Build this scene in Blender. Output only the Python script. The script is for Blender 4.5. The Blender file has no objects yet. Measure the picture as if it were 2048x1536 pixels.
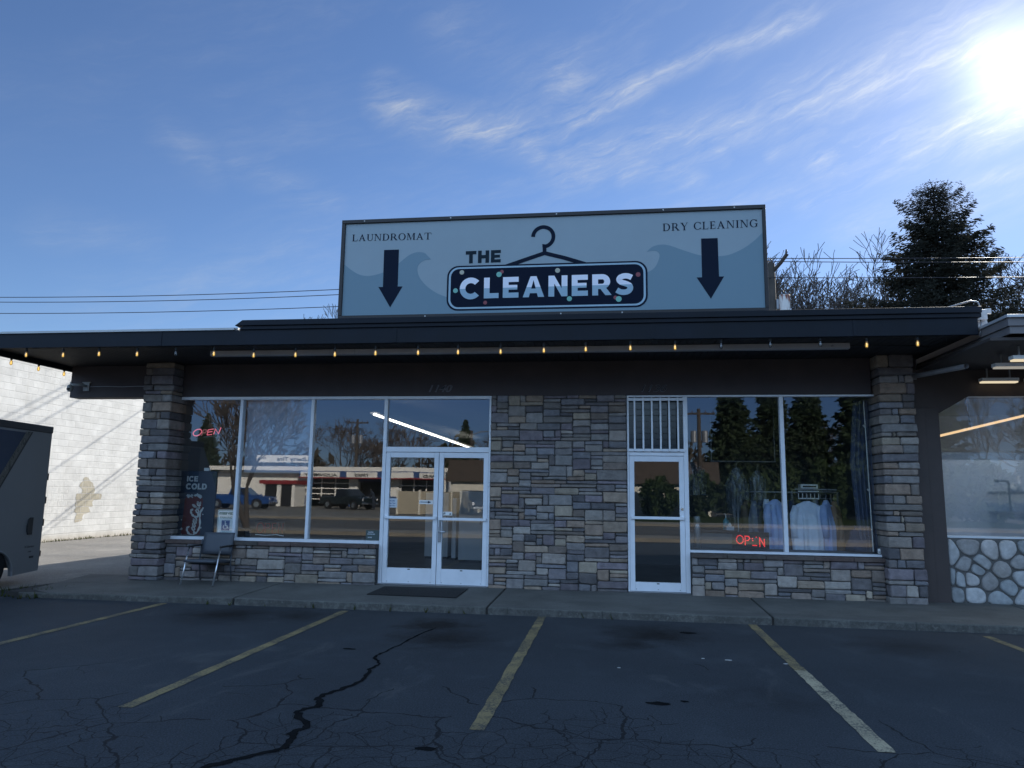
import bpy, math, random
import numpy as np
from mathutils import Vector, Matrix

random.seed(7)
rng = np.random.default_rng(11)
S = bpy.context.scene
COL = S.collection
rad = math.radians

# ------------------------------------------------------------------ camera
cam = bpy.data.cameras.new('camera')
cam_o = bpy.data.objects.new('camera', cam)
COL.objects.link(cam_o)
cam.sensor_width = 36.0
cam.lens = 25.76
cam.clip_start = 0.1
cam.clip_end = 3000
yaw, pitch, roll = 0.13797, 0.14626, 0.01430
fw = Vector((-math.sin(yaw) * math.cos(pitch), math.cos(yaw) * math.cos(pitch), math.sin(pitch)))
r0 = Vector((math.cos(yaw), math.sin(yaw), 0))
u0 = r0.cross(fw)
rr = r0 * math.cos(roll) + u0 * math.sin(roll)
uu = -r0 * math.sin(roll) + u0 * math.cos(roll)
m = Matrix((rr, uu, -fw)).transposed().to_4x4()
m.translation = Vector((0.858, -12.026, 1.660))
cam_o.matrix_world = m
S.camera = cam_o

# ------------------------------------------------------------------ sun, sky, exposure
SUN_EL, SUN_AZ = rad(27.0), rad(28.7)        # azimuth from +Y towards +X
SKY_STRENGTH = 0.115
SUN_STRENGTH = 5.0
EXPOSURE = 0.75
sun_dir = Vector((math.cos(SUN_EL) * math.sin(SUN_AZ), math.cos(SUN_EL) * math.cos(SUN_AZ), math.sin(SUN_EL)))
sl = bpy.data.lights.new('sun', 'SUN')
sl.energy = SUN_STRENGTH
sl.angle = rad(0.5)
sl.color = (1.0, 0.94, 0.84)
so = bpy.data.objects.new('sun', sl)
so.rotation_euler = sun_dir.to_track_quat('Z', 'Y').to_euler()
so.location = sun_dir * 100
COL.objects.link(so)
vs = S.view_settings
vs.view_transform = 'Standard'
vs.look = 'None'
vs.exposure = EXPOSURE
vs.gamma = 1.0
vs.use_curve_mapping = False

world = bpy.data.worlds.new('World')
S.world = world
world.use_nodes = True
nt = world.node_tree
nt.nodes.clear()


class NT:
    """small node-tree helper"""
    def __init__(self, tree):
        self.t = tree

    def n(self, kind, **kw):
        nd = self.t.nodes.new(kind)
        for k, v in kw.items():
            if k == 'inp':
                for kk, vv in v.items():
                    self.set(nd, kk, vv)
            else:
                setattr(nd, k, v)
        return nd

    def set(self, nd, k, v):
        s = nd.inputs[k]
        if isinstance(v, bpy.types.NodeSocket):
            self.t.links.new(v, s)
        elif isinstance(v, bpy.types.Node):
            self.t.links.new(v.outputs[0], s)
        else:
            s.default_value = v

    def math(self, op, a, b=0.0, c=0.0, clamp=False):
        nd = self.t.nodes.new('ShaderNodeMath')
        nd.operation = op
        nd.use_clamp = clamp
        self.set(nd, 0, a)
        self.set(nd, 1, b)
        if op in ('MULTIPLY_ADD', 'SMOOTH_MIN', 'COMPARE', 'WRAP'):
            self.set(nd, 2, c)
        return nd.outputs[0]

    def vmath(self, op, a, b=None, scale=None):
        nd = self.t.nodes.new('ShaderNodeVectorMath')
        nd.operation = op
        self.set(nd, 0, a)
        if b is not None:
            self.set(nd, 1, b)
        if scale is not None:
            self.set(nd, 'Scale', scale)
        return nd

    def ramp(self, fac, stops, interp='LINEAR'):
        nd = self.t.nodes.new('ShaderNodeValToRGB')
        cr = nd.color_ramp
        cr.interpolation = interp
        while len(cr.elements) > 1:
            cr.elements.remove(cr.elements[-1])
        for i, (p, c) in enumerate(stops):
            if isinstance(c, (int, float)):
                c = (c, c, c, 1)
            elif len(c) == 3:
                c = (*c, 1)
            e = cr.elements[0] if i == 0 else cr.elements.new(p)
            e.position = p
            e.color = c
        self.set(nd, 0, fac)
        return nd.outputs[0]

    def mix(self, fac, a, b, blend='MIX'):
        nd = self.t.nodes.new('ShaderNodeMix')
        nd.data_type = 'RGBA'
        nd.blend_type = blend
        nd.clamp_factor = True
        self.set(nd, 0, fac)
        for i, v in ((6, a), (7, b)):
            if isinstance(v, (tuple, list)) and len(v) == 3:
                v = (*v, 1)
            self.set(nd, i, v)
        return nd.outputs[2]

    def noise(self, vec, scale=5, detail=4, rough=.5, dist=0.0):
        nd = self.t.nodes.new('ShaderNodeTexNoise')
        if vec is not None:
            self.set(nd, 'Vector', vec)
        self.set(nd, 'Scale', scale)
        self.set(nd, 'Detail', detail)
        self.set(nd, 'Roughness', rough)
        self.set(nd, 'Distortion', dist)
        return nd.outputs[0]

    def mapping(self, vec, loc=(0, 0, 0), rot=(0, 0, 0), scale=(1, 1, 1)):
        nd = self.t.nodes.new('ShaderNodeMapping')
        self.set(nd, 'Vector', vec)
        nd.inputs['Location'].default_value = loc
        nd.inputs['Rotation'].default_value = rot
        nd.inputs['Scale'].default_value = scale
        return nd.outputs[0]


W = NT(nt)
sky = W.n('ShaderNodeTexSky', sky_type='NISHITA', sun_disc=False, sun_elevation=SUN_EL, sun_rotation=SUN_AZ,
          altitude=600.0, air_density=1.0, dust_density=0.12, ozone_density=3.0)
tc = W.n('ShaderNodeTexCoord')
dvec = tc.outputs['Generated']
sep = W.n('ShaderNodeSeparateXYZ', inp={0: dvec})
dz = W.math('MAXIMUM', sep.outputs[2], 0.04)
px = W.math('DIVIDE', sep.outputs[0], dz)
py = W.math('DIVIDE', sep.outputs[1], dz)
pv = W.n('ShaderNodeCombineXYZ', inp={0: px, 1: py, 2: 0.0}).outputs[0]
# thin ice cloud: bands given by azimuth and elevation at both ends, half width, weight
BANDS = [(-0.327, 0.509, -0.212, 0.484, 0.0177, 0.55), (-0.212, 0.484, -0.11, 0.465, 0.0164, 0.6), (-0.066, 0.44, 0.076, 0.464, 0.0205, 0.55), (0.076, 0.464, 0.204, 0.476, 0.0177, 0.55), (0.204, 0.476, 0.353, 0.486, 0.0177, 0.5), (0.353, 0.486, 0.458, 0.493, 0.0177, 0.5), (-0.03, 0.454, 0.109, 0.419, 0.015, 0.5), (0.019, 0.421, 0.15, 0.442, 0.0109, 0.5), (0.277, 0.414, 0.371, 0.424, 0.0136, 0.9), (0.371, 0.424, 0.507, 0.428, 0.0164, 0.85), (0.37, 0.404, 0.44, 0.407, 0.0095, 0.7), (0.44, 0.407, 0.506, 0.415, 0.0123, 0.95), (-0.052, 0.493, 0.045, 0.531, 0.0136, 0.6), (0.045, 0.531, 0.141, 0.562, 0.0095, 0.45), (0.141, 0.562, 0.273, 0.574, 0.0095, 0.4), (0.256, 0.367, 0.335, 0.384, 0.0095, 0.5), (0.335, 0.384, 0.402, 0.392, 0.0082, 0.45), (0.436, 0.354, 0.501, 0.364, 0.0068, 0.55), (0.218, 0.428, 0.279, 0.448, 0.0061, 0.45), (0.231, 0.491, 0.331, 0.515, 0.0205, 0.4), (0.331, 0.515, 0.445, 0.532, 0.0205, 0.4), (-0.074, 0.545, -0.009, 0.505, 0.0232, 0.32), (0.094, 0.36, 0.277, 0.409, 0.0205, 0.22), (-0.516, 0.405, -0.396, 0.377, 0.0123, 0.16), (-0.609, 0.434, -0.552, 0.393, 0.0136, 0.12), (0.308, 0.33, 0.499, 0.329, 0.0164, 0.3), (-0.722, 0.297, -0.614, 0.287, 0.0164, 0.14), (-0.237, 0.593, -0.074, 0.539, 0.0273, 0.16), (-0.139, 0.474, -0.045, 0.482, 0.015, 0.3), (-0.663, 0.22, -0.391, 0.288, 0.0273, 0.12)]
dn = W.vmath('NORMALIZE', dvec).outputs[0]
sn_ = W.n('ShaderNodeSeparateXYZ', inp={0: dn})
sd = W.vmath('DOT_PRODUCT', dn, tuple(sun_dir)).outputs['Value']
az = W.math('ARCTAN2', sn_.outputs[0], sn_.outputs[1])
el = W.math('ARCSINE', sn_.outputs[2])
ae = W.n('ShaderNodeCombineXYZ', inp={0: az, 1: el, 2: 0.0}).outputs[0]
w1 = W.n('ShaderNodeTexNoise', inp={'Vector': ae, 'Scale': 7.0, 'Detail': 5, 'Roughness': .6})
w1v = W.vmath('SCALE', W.vmath('SUBTRACT', w1.outputs[1], (.5, .5, .5)).outputs[0], scale=.018).outputs[0]
aw = W.vmath('ADD', ae, w1v).outputs[0]
acc = None
for (ua, va, ub, vb, hw, wt) in BANDS:
    dx, dy = ub - ua, vb - va
    l2 = dx * dx + dy * dy
    rel = W.vmath('SUBTRACT', aw, (ua, va, 0)).outputs[0]
    t_ = W.math('DIVIDE', W.vmath('DOT_PRODUCT', rel, (dx, dy, 0)).outputs['Value'], l2, clamp=True)
    foot = W.vmath('SCALE', (dx, dy, 0), scale=t_).outputs[0]
    fl_ = W.vmath('MULTIPLY', W.vmath('SUBTRACT', rel, foot).outputs[0], (1, 1, 0)).outputs[0]
    d_ = W.vmath('LENGTH', fl_).outputs['Value']
    k_ = W.math('SUBTRACT', 1.0, W.math('DIVIDE', d_, hw * 2.5), clamp=True)
    k_ = W.math('MULTIPLY', W.math('POWER', k_, 1.25), wt)
    acc = k_ if acc is None else W.math('SMOOTH_MAX' if False else 'MAXIMUM', acc, k_)
w2 = W.n('ShaderNodeTexNoise', inp={'Vector': ae, 'Scale': 16.0, 'Detail': 3, 'Roughness': .5})
w2v = W.vmath('SCALE', W.vmath('SUBTRACT', w2.outputs[1], (.5, .5, .5)).outputs[0], scale=.026).outputs[0]
fv = W.mapping(W.vmath('ADD', ae, w2v).outputs[0], rot=(0, 0, rad(-17)), scale=(1, 1, 1))
fib = W.noise(W.mapping(fv, scale=(3.6, 24.0, 1)), 1.0, 9, .68, .3)
fib2 = W.noise(W.mapping(fv, loc=(3, 1, 0), scale=(18.0, 85.0, 1)), 1.0, 6, .7, .4)
fb = W.ramp(W.math('ADD', W.math('MULTIPLY', fib, .65), W.math('MULTIPLY', fib2, .35)), [(.40, .04), (.52, .42), (.66, 1.2)])
soft = W.ramp(W.noise(W.mapping(fv, scale=(2.2, 9.0, 1)), 1.0, 6, .6, .5), [(.44, 0.0), (.72, .30)])
cl = W.math('ADD', W.math('MULTIPLY', acc, fb), W.math('MULTIPLY', W.math('MULTIPLY', soft, W.ramp(sd, [(.55, .25), (.85, 1.0)])), fb), clamp=True)
cl = W.math('MULTIPLY', cl, W.ramp(sep.outputs[2], [(0.03, 0.0), (0.16, 1.0)]))
# forward scatter round the sun
sdc = W.math('MAXIMUM', sd, 0.0)
g1 = W.math('POWER', sdc, 1000.0)
g2 = W.math('POWER', sdc, 130.0)
g3 = W.math('POWER', sdc, 14.0)
glow = W.math('ADD', W.math('MULTIPLY', g1, 1.35), W.math('ADD', W.math('MULTIPLY', g2, 0.26), W.math('MULTIPLY', g3, 0.09)))
# sky dimmed lower down, kept whiter and brighter overhead to light the shade
sky_gain = W.ramp(sep.outputs[2], [(0.60, (0.535, 0.585, 0.685)), (0.88, (1.0, 0.95, 0.90))])
sky_c = W.mix(1.0, sky.outputs[0], sky_gain, 'MULTIPLY')
# the sky opposite the sun, brightened to lift the shaded shop front
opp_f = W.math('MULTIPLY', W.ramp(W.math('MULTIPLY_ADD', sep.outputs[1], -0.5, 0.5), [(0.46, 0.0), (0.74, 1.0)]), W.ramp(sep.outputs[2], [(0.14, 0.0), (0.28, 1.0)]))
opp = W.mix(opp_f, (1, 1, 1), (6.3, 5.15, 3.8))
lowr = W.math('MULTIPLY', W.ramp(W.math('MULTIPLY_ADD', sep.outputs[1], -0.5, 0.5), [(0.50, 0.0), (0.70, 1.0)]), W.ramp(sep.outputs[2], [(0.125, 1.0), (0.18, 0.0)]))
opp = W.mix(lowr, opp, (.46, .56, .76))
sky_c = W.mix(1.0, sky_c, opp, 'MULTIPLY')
cloud_v = W.math('ADD', 3.7, W.math('MULTIPLY', g3, 1.4))
cloud_c = W.vmath('SCALE', (0.93, 0.97, 1.0), scale=cloud_v).outputs[0]
mixc = W.mix(W.math('MULTIPLY', cl, 0.92), sky_c, cloud_c)
glow_c = W.vmath('SCALE', (1.0, 0.98, 0.96), scale=W.math('MULTIPLY', glow, 3.0)).outputs[0]
tot = W.vmath('ADD', mixc, glow_c).outputs[0]
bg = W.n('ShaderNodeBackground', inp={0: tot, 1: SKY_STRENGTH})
wo = W.n('ShaderNodeOutputWorld', inp={0: bg.outputs[0]})

# ------------------------------------------------------------------ helpers: materials
def newmat(name):
    m_ = bpy.data.materials.new(name)
    m_.use_nodes = True
    t = m_.node_tree
    t.nodes.clear()
    N = NT(t)
    out = N.n('ShaderNodeOutputMaterial')
    return m_, N, out


def M(name, col, rough=.6, metal=0.0, var=.25, scale=4.0, bump=0.0, bscale=60.0, spec=.5, coat=0.0):
    m_, N, out = newmat(name)
    tcn = N.n('ShaderNodeTexCoord')
    v = tcn.outputs['Object']
    f = N.noise(v, scale, 6, .6)
    k = N.ramp(f, [(.25, 1 - var), (.75, 1 + var * .6)])
    c = N.mix(1.0, (*col, 1), k, 'MULTIPLY')
    b = N.n('ShaderNodeBsdfPrincipled', inp={'Base Color': c, 'Roughness': rough, 'Metallic': metal})
    b.inputs['Specular IOR Level'].default_value = spec
    if coat:
        b.inputs['Coat Weight'].default_value = coat
        b.inputs['Coat Roughness'].default_value = .05
    if var > 0:
        N.set(b, 'Roughness', N.math('MULTIPLY_ADD', f, .25, rough - .12, clamp=True))
    if bump:
        bn = N.n('ShaderNodeBump', inp={'Strength': bump, 'Distance': .01, 'Height': N.noise(v, bscale, 5, .6)})
        N.set(b, 'Normal', bn.outputs[0])
    N.set(out, 0, b.outputs[0])
    return m_


def EM(name, col, strength):
    m_, N, out = newmat(name)
    e = N.n('ShaderNodeEmission', inp={0: (*col, 1), 1: strength})
    N.set(out, 0, e.outputs[0])
    return m_


def glass_mat(name, tint=(.86, .90, .90), base=.10, wav=0.0, wscale=1.2):
    m_, N, out = newmat(name)
    geo = N.n('ShaderNodeNewGeometry')
    c = N.math('ABSOLUTE', N.vmath('DOT_PRODUCT', geo.outputs['Incoming'], geo.outputs['Normal']).outputs['Value'])
    f = N.math('MULTIPLY_ADD', N.math('POWER', N.math('SUBTRACT', 1.0, c, clamp=True), 5.0), 1 - base, base)
    tr = N.n('ShaderNodeBsdfTransparent', inp={0: (*tint, 1)})
    gl = N.n('ShaderNodeBsdfGlossy', inp={'Roughness': 0.0, 'Color': (.97, .98, 1, 1)})
    if wav:
        tcn = N.n('ShaderNodeTexCoord')
        bn = N.n('ShaderNodeBump', inp={'Strength': 1.0, 'Distance': wav,
                                        'Height': N.noise(tcn.outputs['Object'], wscale, 1, .4)})
        N.set(gl, 'Normal', bn.outputs[0])
    mx = N.n('ShaderNodeMixShader', inp={0: f, 1: tr.outputs[0], 2: gl.outputs[0]})
    N.set(out, 0, mx.outputs[0])
    return m_


def stone_mat(name, rough=.85, bump=.6):
    m_, N, out = newmat(name)
    tcn = N.n('ShaderNodeTexCoord')
    v = tcn.outputs['Object']
    at = N.n('ShaderNodeAttribute', attribute_name='Col')
    n1 = N.noise(v, 9, 8, .65)
    n2 = N.noise(v, 2.2, 3, .5)
    k = N.ramp(n1, [(.25, .66), (.5, 1.0), (.78, 1.38)])
    c = N.mix(1.0, at.outputs[0], k, 'MULTIPLY')
    c = N.mix(N.ramp(n2, [(.5, 0.0), (.75, .35)]), c, (.20, .17, .14))
    b = N.n('ShaderNodeBsdfPrincipled', inp={'Base Color': c, 'Roughness': rough})
    b.inputs['Specular IOR Level'].default_value = .3
    h = N.math('ADD', N.noise(v, 22, 8, .65), N.math('MULTIPLY', N.noise(v, 90, 3, .6), .3))
    bn = N.n('ShaderNodeBump', inp={'Strength': bump, 'Distance': .03, 'Height': h})
    N.set(b, 'Normal', bn.outputs[0])
    N.set(out, 0, b.outputs[0])
    return m_


def leaf_mat(name, c1, c2, scale=.6):
    m_, N, out = newmat(name)
    tcn = N.n('ShaderNodeTexCoord')
    f = N.noise(tcn.outputs['Object'], scale, 4, .6)
    g = N.noise(tcn.outputs['Object'], 14, 2, .6)
    c = N.mix(N.ramp(N.math('ADD', N.math('MULTIPLY', f, .6), N.math('MULTIPLY', g, .4)), [(.35, 0.0), (.65, 1.0)]), c1, c2)
    d = N.n('ShaderNodeBsdfDiffuse', inp={0: c})
    t = N.n('ShaderNodeBsdfTranslucent', inp={0: c})
    mx = N.n('ShaderNodeMixShader', inp={0: .3, 1: d.outputs[0], 2: t.outputs[0]})
    N.set(out, 0, mx.outputs[0])
    return m_


# ------------------------------------------------------------------ helpers: meshes and objects
OFF = {}


def off_of(o):
    v = Vector((0, 0, 0))
    while o is not None:
        if o.name in OFF:
            return Vector(OFF[o.name])
        o = o.parent
    return v


class MB:
    def __init__(self):
        self.v, self.f, self.c = [], [], []
        self.col = None

    def add(self, vs, fs):
        b = len(self.v)
        self.v += [tuple(p) for p in vs]
        for f in fs:
            self.f.append(tuple(i + b for i in f))
            self.c.append(self.col)
        return self

    def box(self, x0, x1, y0, y1, z0, z1):
        vs = [(x0, y0, z0), (x1, y0, z0), (x1, y1, z0), (x0, y1, z0), (x0, y0, z1), (x1, y0, z1), (x1, y1, z1), (x0, y1, z1)]
        return self.add(vs, [(0, 3, 2, 1), (4, 5, 6, 7), (0, 1, 5, 4), (1, 2, 6, 5), (2, 3, 7, 6), (3, 0, 4, 7)])

    def prism(self, poly, y0, y1):
        """outline in x,z, front at y0, back at y1"""
        n = len(poly)
        a = sum(poly[i][0] * poly[(i + 1) % n][1] - poly[(i + 1) % n][0] * poly[i][1] for i in range(n))
        if a < 0:
            poly = poly[::-1]
        vs = [(x, y0, z) for x, z in poly] + [(x, y1, z) for x, z in poly]
        fs = [tuple(range(n)), tuple(range(2 * n - 1, n - 1, -1))]
        fs += [(i, i + n, (i + 1) % n + n, (i + 1) % n) for i in range(n)]
        return self.add(vs, fs)

    def plan(self, poly, z0, z1):
        """outline in x,y, from z0 up to z1"""
        n = len(poly)
        a = sum(poly[i][0] * poly[(i + 1) % n][1] - poly[(i + 1) % n][0] * poly[i][1] for i in range(n))
        if a < 0:
            poly = poly[::-1]
        vs = [(x, y, z0) for x, y in poly] + [(x, y, z1) for x, y in poly]
        fs = [tuple(range(n - 1, -1, -1)), tuple(range(n, 2 * n))]
        fs += [(i, (i + 1) % n, (i + 1) % n + n, i + n) for i in range(n)]
        return self.add(vs, fs)

    def tube(self, pts, r, n=8, cap=True):
        pts = [Vector(p) for p in pts]
        rs = r if isinstance(r, (list, tuple)) else [r] * len(pts)
        ref = None
        vs, fs = [], []
        for i, p in enumerate(pts):
            d = (pts[min(i + 1, len(pts) - 1)] - pts[max(i - 1, 0)]).normalized()
            if ref is None:
                ref = Vector((0, 0, 1)) if abs(d.z) < .9 else Vector((1, 0, 0))
            a = (ref - d * ref.dot(d)).normalized()
            ref = a
            b = d.cross(a)
            for k in range(n):
                t = 2 * math.pi * k / n
                vs.append(p + (a * math.cos(t) + b * math.sin(t)) * rs[i])
        for i in range(len(pts) - 1):
            for k in range(n):
                fs.append((i * n + k, i * n + (k + 1) % n, (i + 1) * n + (k + 1) % n, (i + 1) * n + k))
        if cap:
            fs.append(tuple(range(n - 1, -1, -1)))
            e = (len(pts) - 1) * n
            fs.append(tuple(range(e, e + n)))
        return self.add(vs, fs)

    def lathe(self, prof, c=(0, 0, 0), n=16):
        vs, fs = [], []
        for r, z in prof:
            for k in range(n):
                t = 2 * math.pi * k / n
                vs.append((c[0] + r * math.cos(t), c[1] + r * math.sin(t), c[2] + z))
        for i in range(len(prof) - 1):
            for k in range(n):
                fs.append((i * n + k, i * n + (k + 1) % n, (i + 1) * n + (k + 1) % n, (i + 1) * n + k))
        fs.append(tuple(range(n - 1, -1, -1)))
        e = (len(prof) - 1) * n
        fs.append(tuple(range(e, e + n)))
        return self.add(vs, fs)

    def build(self, name, mat, parent=None, smooth=False, bevel=0.0, world=True):
        me = bpy.data.meshes.new(name)
        o_ = off_of(parent) if (parent is not None and world) else Vector((0, 0, 0))
        me.from_pydata([(p[0] - o_.x, p[1] - o_.y, p[2] - o_.z) for p in self.v], [], self.f)
        if any(c is not None for c in self.c):
            ca = me.color_attributes.new('Col', 'FLOAT_COLOR', 'CORNER')
            arr = []
            for p, c in zip(me.polygons, self.c):
                arr += list((*(c or (.2, .2, .2)), 1.0)) * p.loop_total
            ca.data.foreach_set('color', arr)
        if smooth:
            me.polygons.foreach_set('use_smooth', [True] * len(me.polygons))
        me.materials.append(mat)
        me.update()
        ob = bpy.data.objects.new(name, me)
        COL.objects.link(ob)
        if parent is not None:
            ob.parent = parent
        if bevel:
            bm_ = ob.modifiers.new('bevel', 'BEVEL')
            bm_.width = bevel
            bm_.segments = 2
            bm_.limit_method = 'ANGLE'
        return ob


def thing(name, label, cat, loc=(0, 0, 0), rz=0.0, group=None):
    o = bpy.data.objects.new(name, None)
    o.empty_display_size = .2
    COL.objects.link(o)
    o.location = loc
    o.rotation_euler = (0, 0, rz)
    o['label'] = label
    o['category'] = cat
    if group:
        o['group'] = group
    OFF[o.name] = tuple(loc) if rz == 0 else (0, 0, 0)
    return o


def tag(o, label, cat, group=None, kind=None):
    o['label'] = label
    o['category'] = cat
    if group:
        o['group'] = group
    if kind:
        o['kind'] = kind
    return o


def structure(o):
    o['kind'] = 'structure'
    return o


def dup(o, loc, rz=0.0, label=None, scale=1.0):
    def cp(a, par):
        b = a.copy()
        COL.objects.link(b)
        if par is not None:
            b.parent = par
        for ch in list(a.children):
            cp(ch, b)
        return b
    r = cp(o, None)
    r.location = loc
    r.rotation_euler = (0, 0, rz)
    r.scale = (scale, scale, scale)
    if label:
        r['label'] = label
    OFF[r.name] = tuple(loc)
    return r


def text_mesh(txt, size, shear=0.0, bold=0.0, space=1.0, depth=.002):
    cu = bpy.data.curves.new('t', 'FONT')
    cu.body = txt
    cu.size = size
    cu.shear = shear
    cu.offset = bold
    cu.space_character = space
    cu.extrude = depth
    cu.align_x = 'LEFT'
    o = bpy.data.objects.new('t', cu)
    COL.objects.link(o)
    dg = bpy.context.evaluated_depsgraph_get()
    me = bpy.data.meshes.new_from_object(o.evaluated_get(dg))
    vs = [tuple(v.co) for v in me.vertices]
    fs = [tuple(p.vertices) for p in me.polygons]
    bpy.data.objects.remove(o)
    bpy.data.curves.remove(cu)
    bpy.data.meshes.remove(me)
    return vs, fs


def wall_text(mb, txt, x, y, z, size, width=None, shear=0.0, bold=0.0, space=1.0, depth=.002, face=-1):
    """lettering on a wall in the xz plane; face -1 reads from -y, +1 reads from +y"""
    vs, fs = text_mesh(txt, size, shear, bold, space, depth)
    xs_ = [v[0] for v in vs]
    x0, w = min(xs_), max(xs_) - min(xs_)
    k = (width / w) if width else 1.0
    if face < 0:
        mb.add([(x + (v[0] - x0) * k, y - v[2], z + v[1]) for v in vs], fs)
    else:
        mb.add([(x - (v[0] - x0) * k, y + v[2], z + v[1]) for v in vs], fs)
    return mb


def bez(p0, p1, p2, p3, n=10):
    out = []
    for i in range(n + 1):
        t = i / n
        out.append(tuple((1 - t) ** 3 * a + 3 * (1 - t) ** 2 * t * b + 3 * (1 - t) * t * t * c + t ** 3 * d for a, b, c, d in zip(p0, p1, p2, p3)))
    return out


def spline(pts, n=6):
    """Catmull-Rom through 2-D points"""
    P = [pts[0]] + list(pts) + [pts[-1]]
    out = []
    for i in range(1, len(P) - 2):
        for k in range(n):
            t = k / n
            out.append(tuple(.5 * (2 * b + (c - a) * t + (2 * a - 5 * b + 4 * c - d) * t * t + (-a + 3 * b - 3 * c + d) * t ** 3)
                             for a, b, c, d in zip(P[i - 1], P[i], P[i + 1], P[i + 2])))
    out.append(tuple(pts[-1]))
    return out


def stroke(path, w):
    """polygon of a stroke of width w (number or list) along a 2-D path"""
    n = len(path)
    ws = w if isinstance(w, (list, tuple)) else [w] * n
    L, R = [], []
    for i in range(n):
        a = Vector(path[max(i - 1, 0)])
        b = Vector(path[i])
        c = Vector(path[min(i + 1, n - 1)])
        d1 = (b - a).normalized() if i > 0 else (c - b).normalized()
        d2 = (c - b).normalized() if i < n - 1 else d1
        t = (d1 + d2)
        t = t.normalized() if t.length > 1e-6 else d1
        nn = Vector((-t.y, t.x))
        k = 1.0 / max(.5, Vector((-d1.y, d1.x)).dot(nn))
        L.append(tuple(b + nn * ws[i] / 2 * k))
        R.append(tuple(b - nn * ws[i] / 2 * k))
    return L, R


def add_stroke(mb, path, w, y0, y1):
    """stroke as a row of quads, so that loops and crossings stay clean"""
    L, R = stroke(path, w)
    n = len(L)
    vs = [(x, y0, z) for x, z in L] + [(x, y0, z) for x, z in R] + [(x, y1, z) for x, z in L] + [(x, y1, z) for x, z in R]
    fs = []
    for i in range(n - 1):
        fs += [(i, n + i, n + i + 1, i + 1), (i, i + 1, 2 * n + i + 1, 2 * n + i), (n + i, 3 * n + i, 3 * n + i + 1, n + i + 1)]
    fs += [(0, 2 * n, 3 * n, n), (n - 1, 2 * n - 1, 4 * n - 1, 3 * n - 1)]
    mb.add(vs, fs)


def ring_poly(cx, cz, rx, rz, ix, iz, a0, a1, n=22, ox=0.0):
    o = [(cx + rx * math.cos(rad(a0 + (a1 - a0) * i / n)), cz + rz * math.sin(rad(a0 + (a1 - a0) * i / n))) for i in range(n + 1)]
    i_ = [(cx + ox + ix * math.cos(rad(a0 + (a1 - a0) * i / n)), cz + iz * math.sin(rad(a0 + (a1 - a0) * i / n))) for i in range(n + 1)]
    return o, i_


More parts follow.
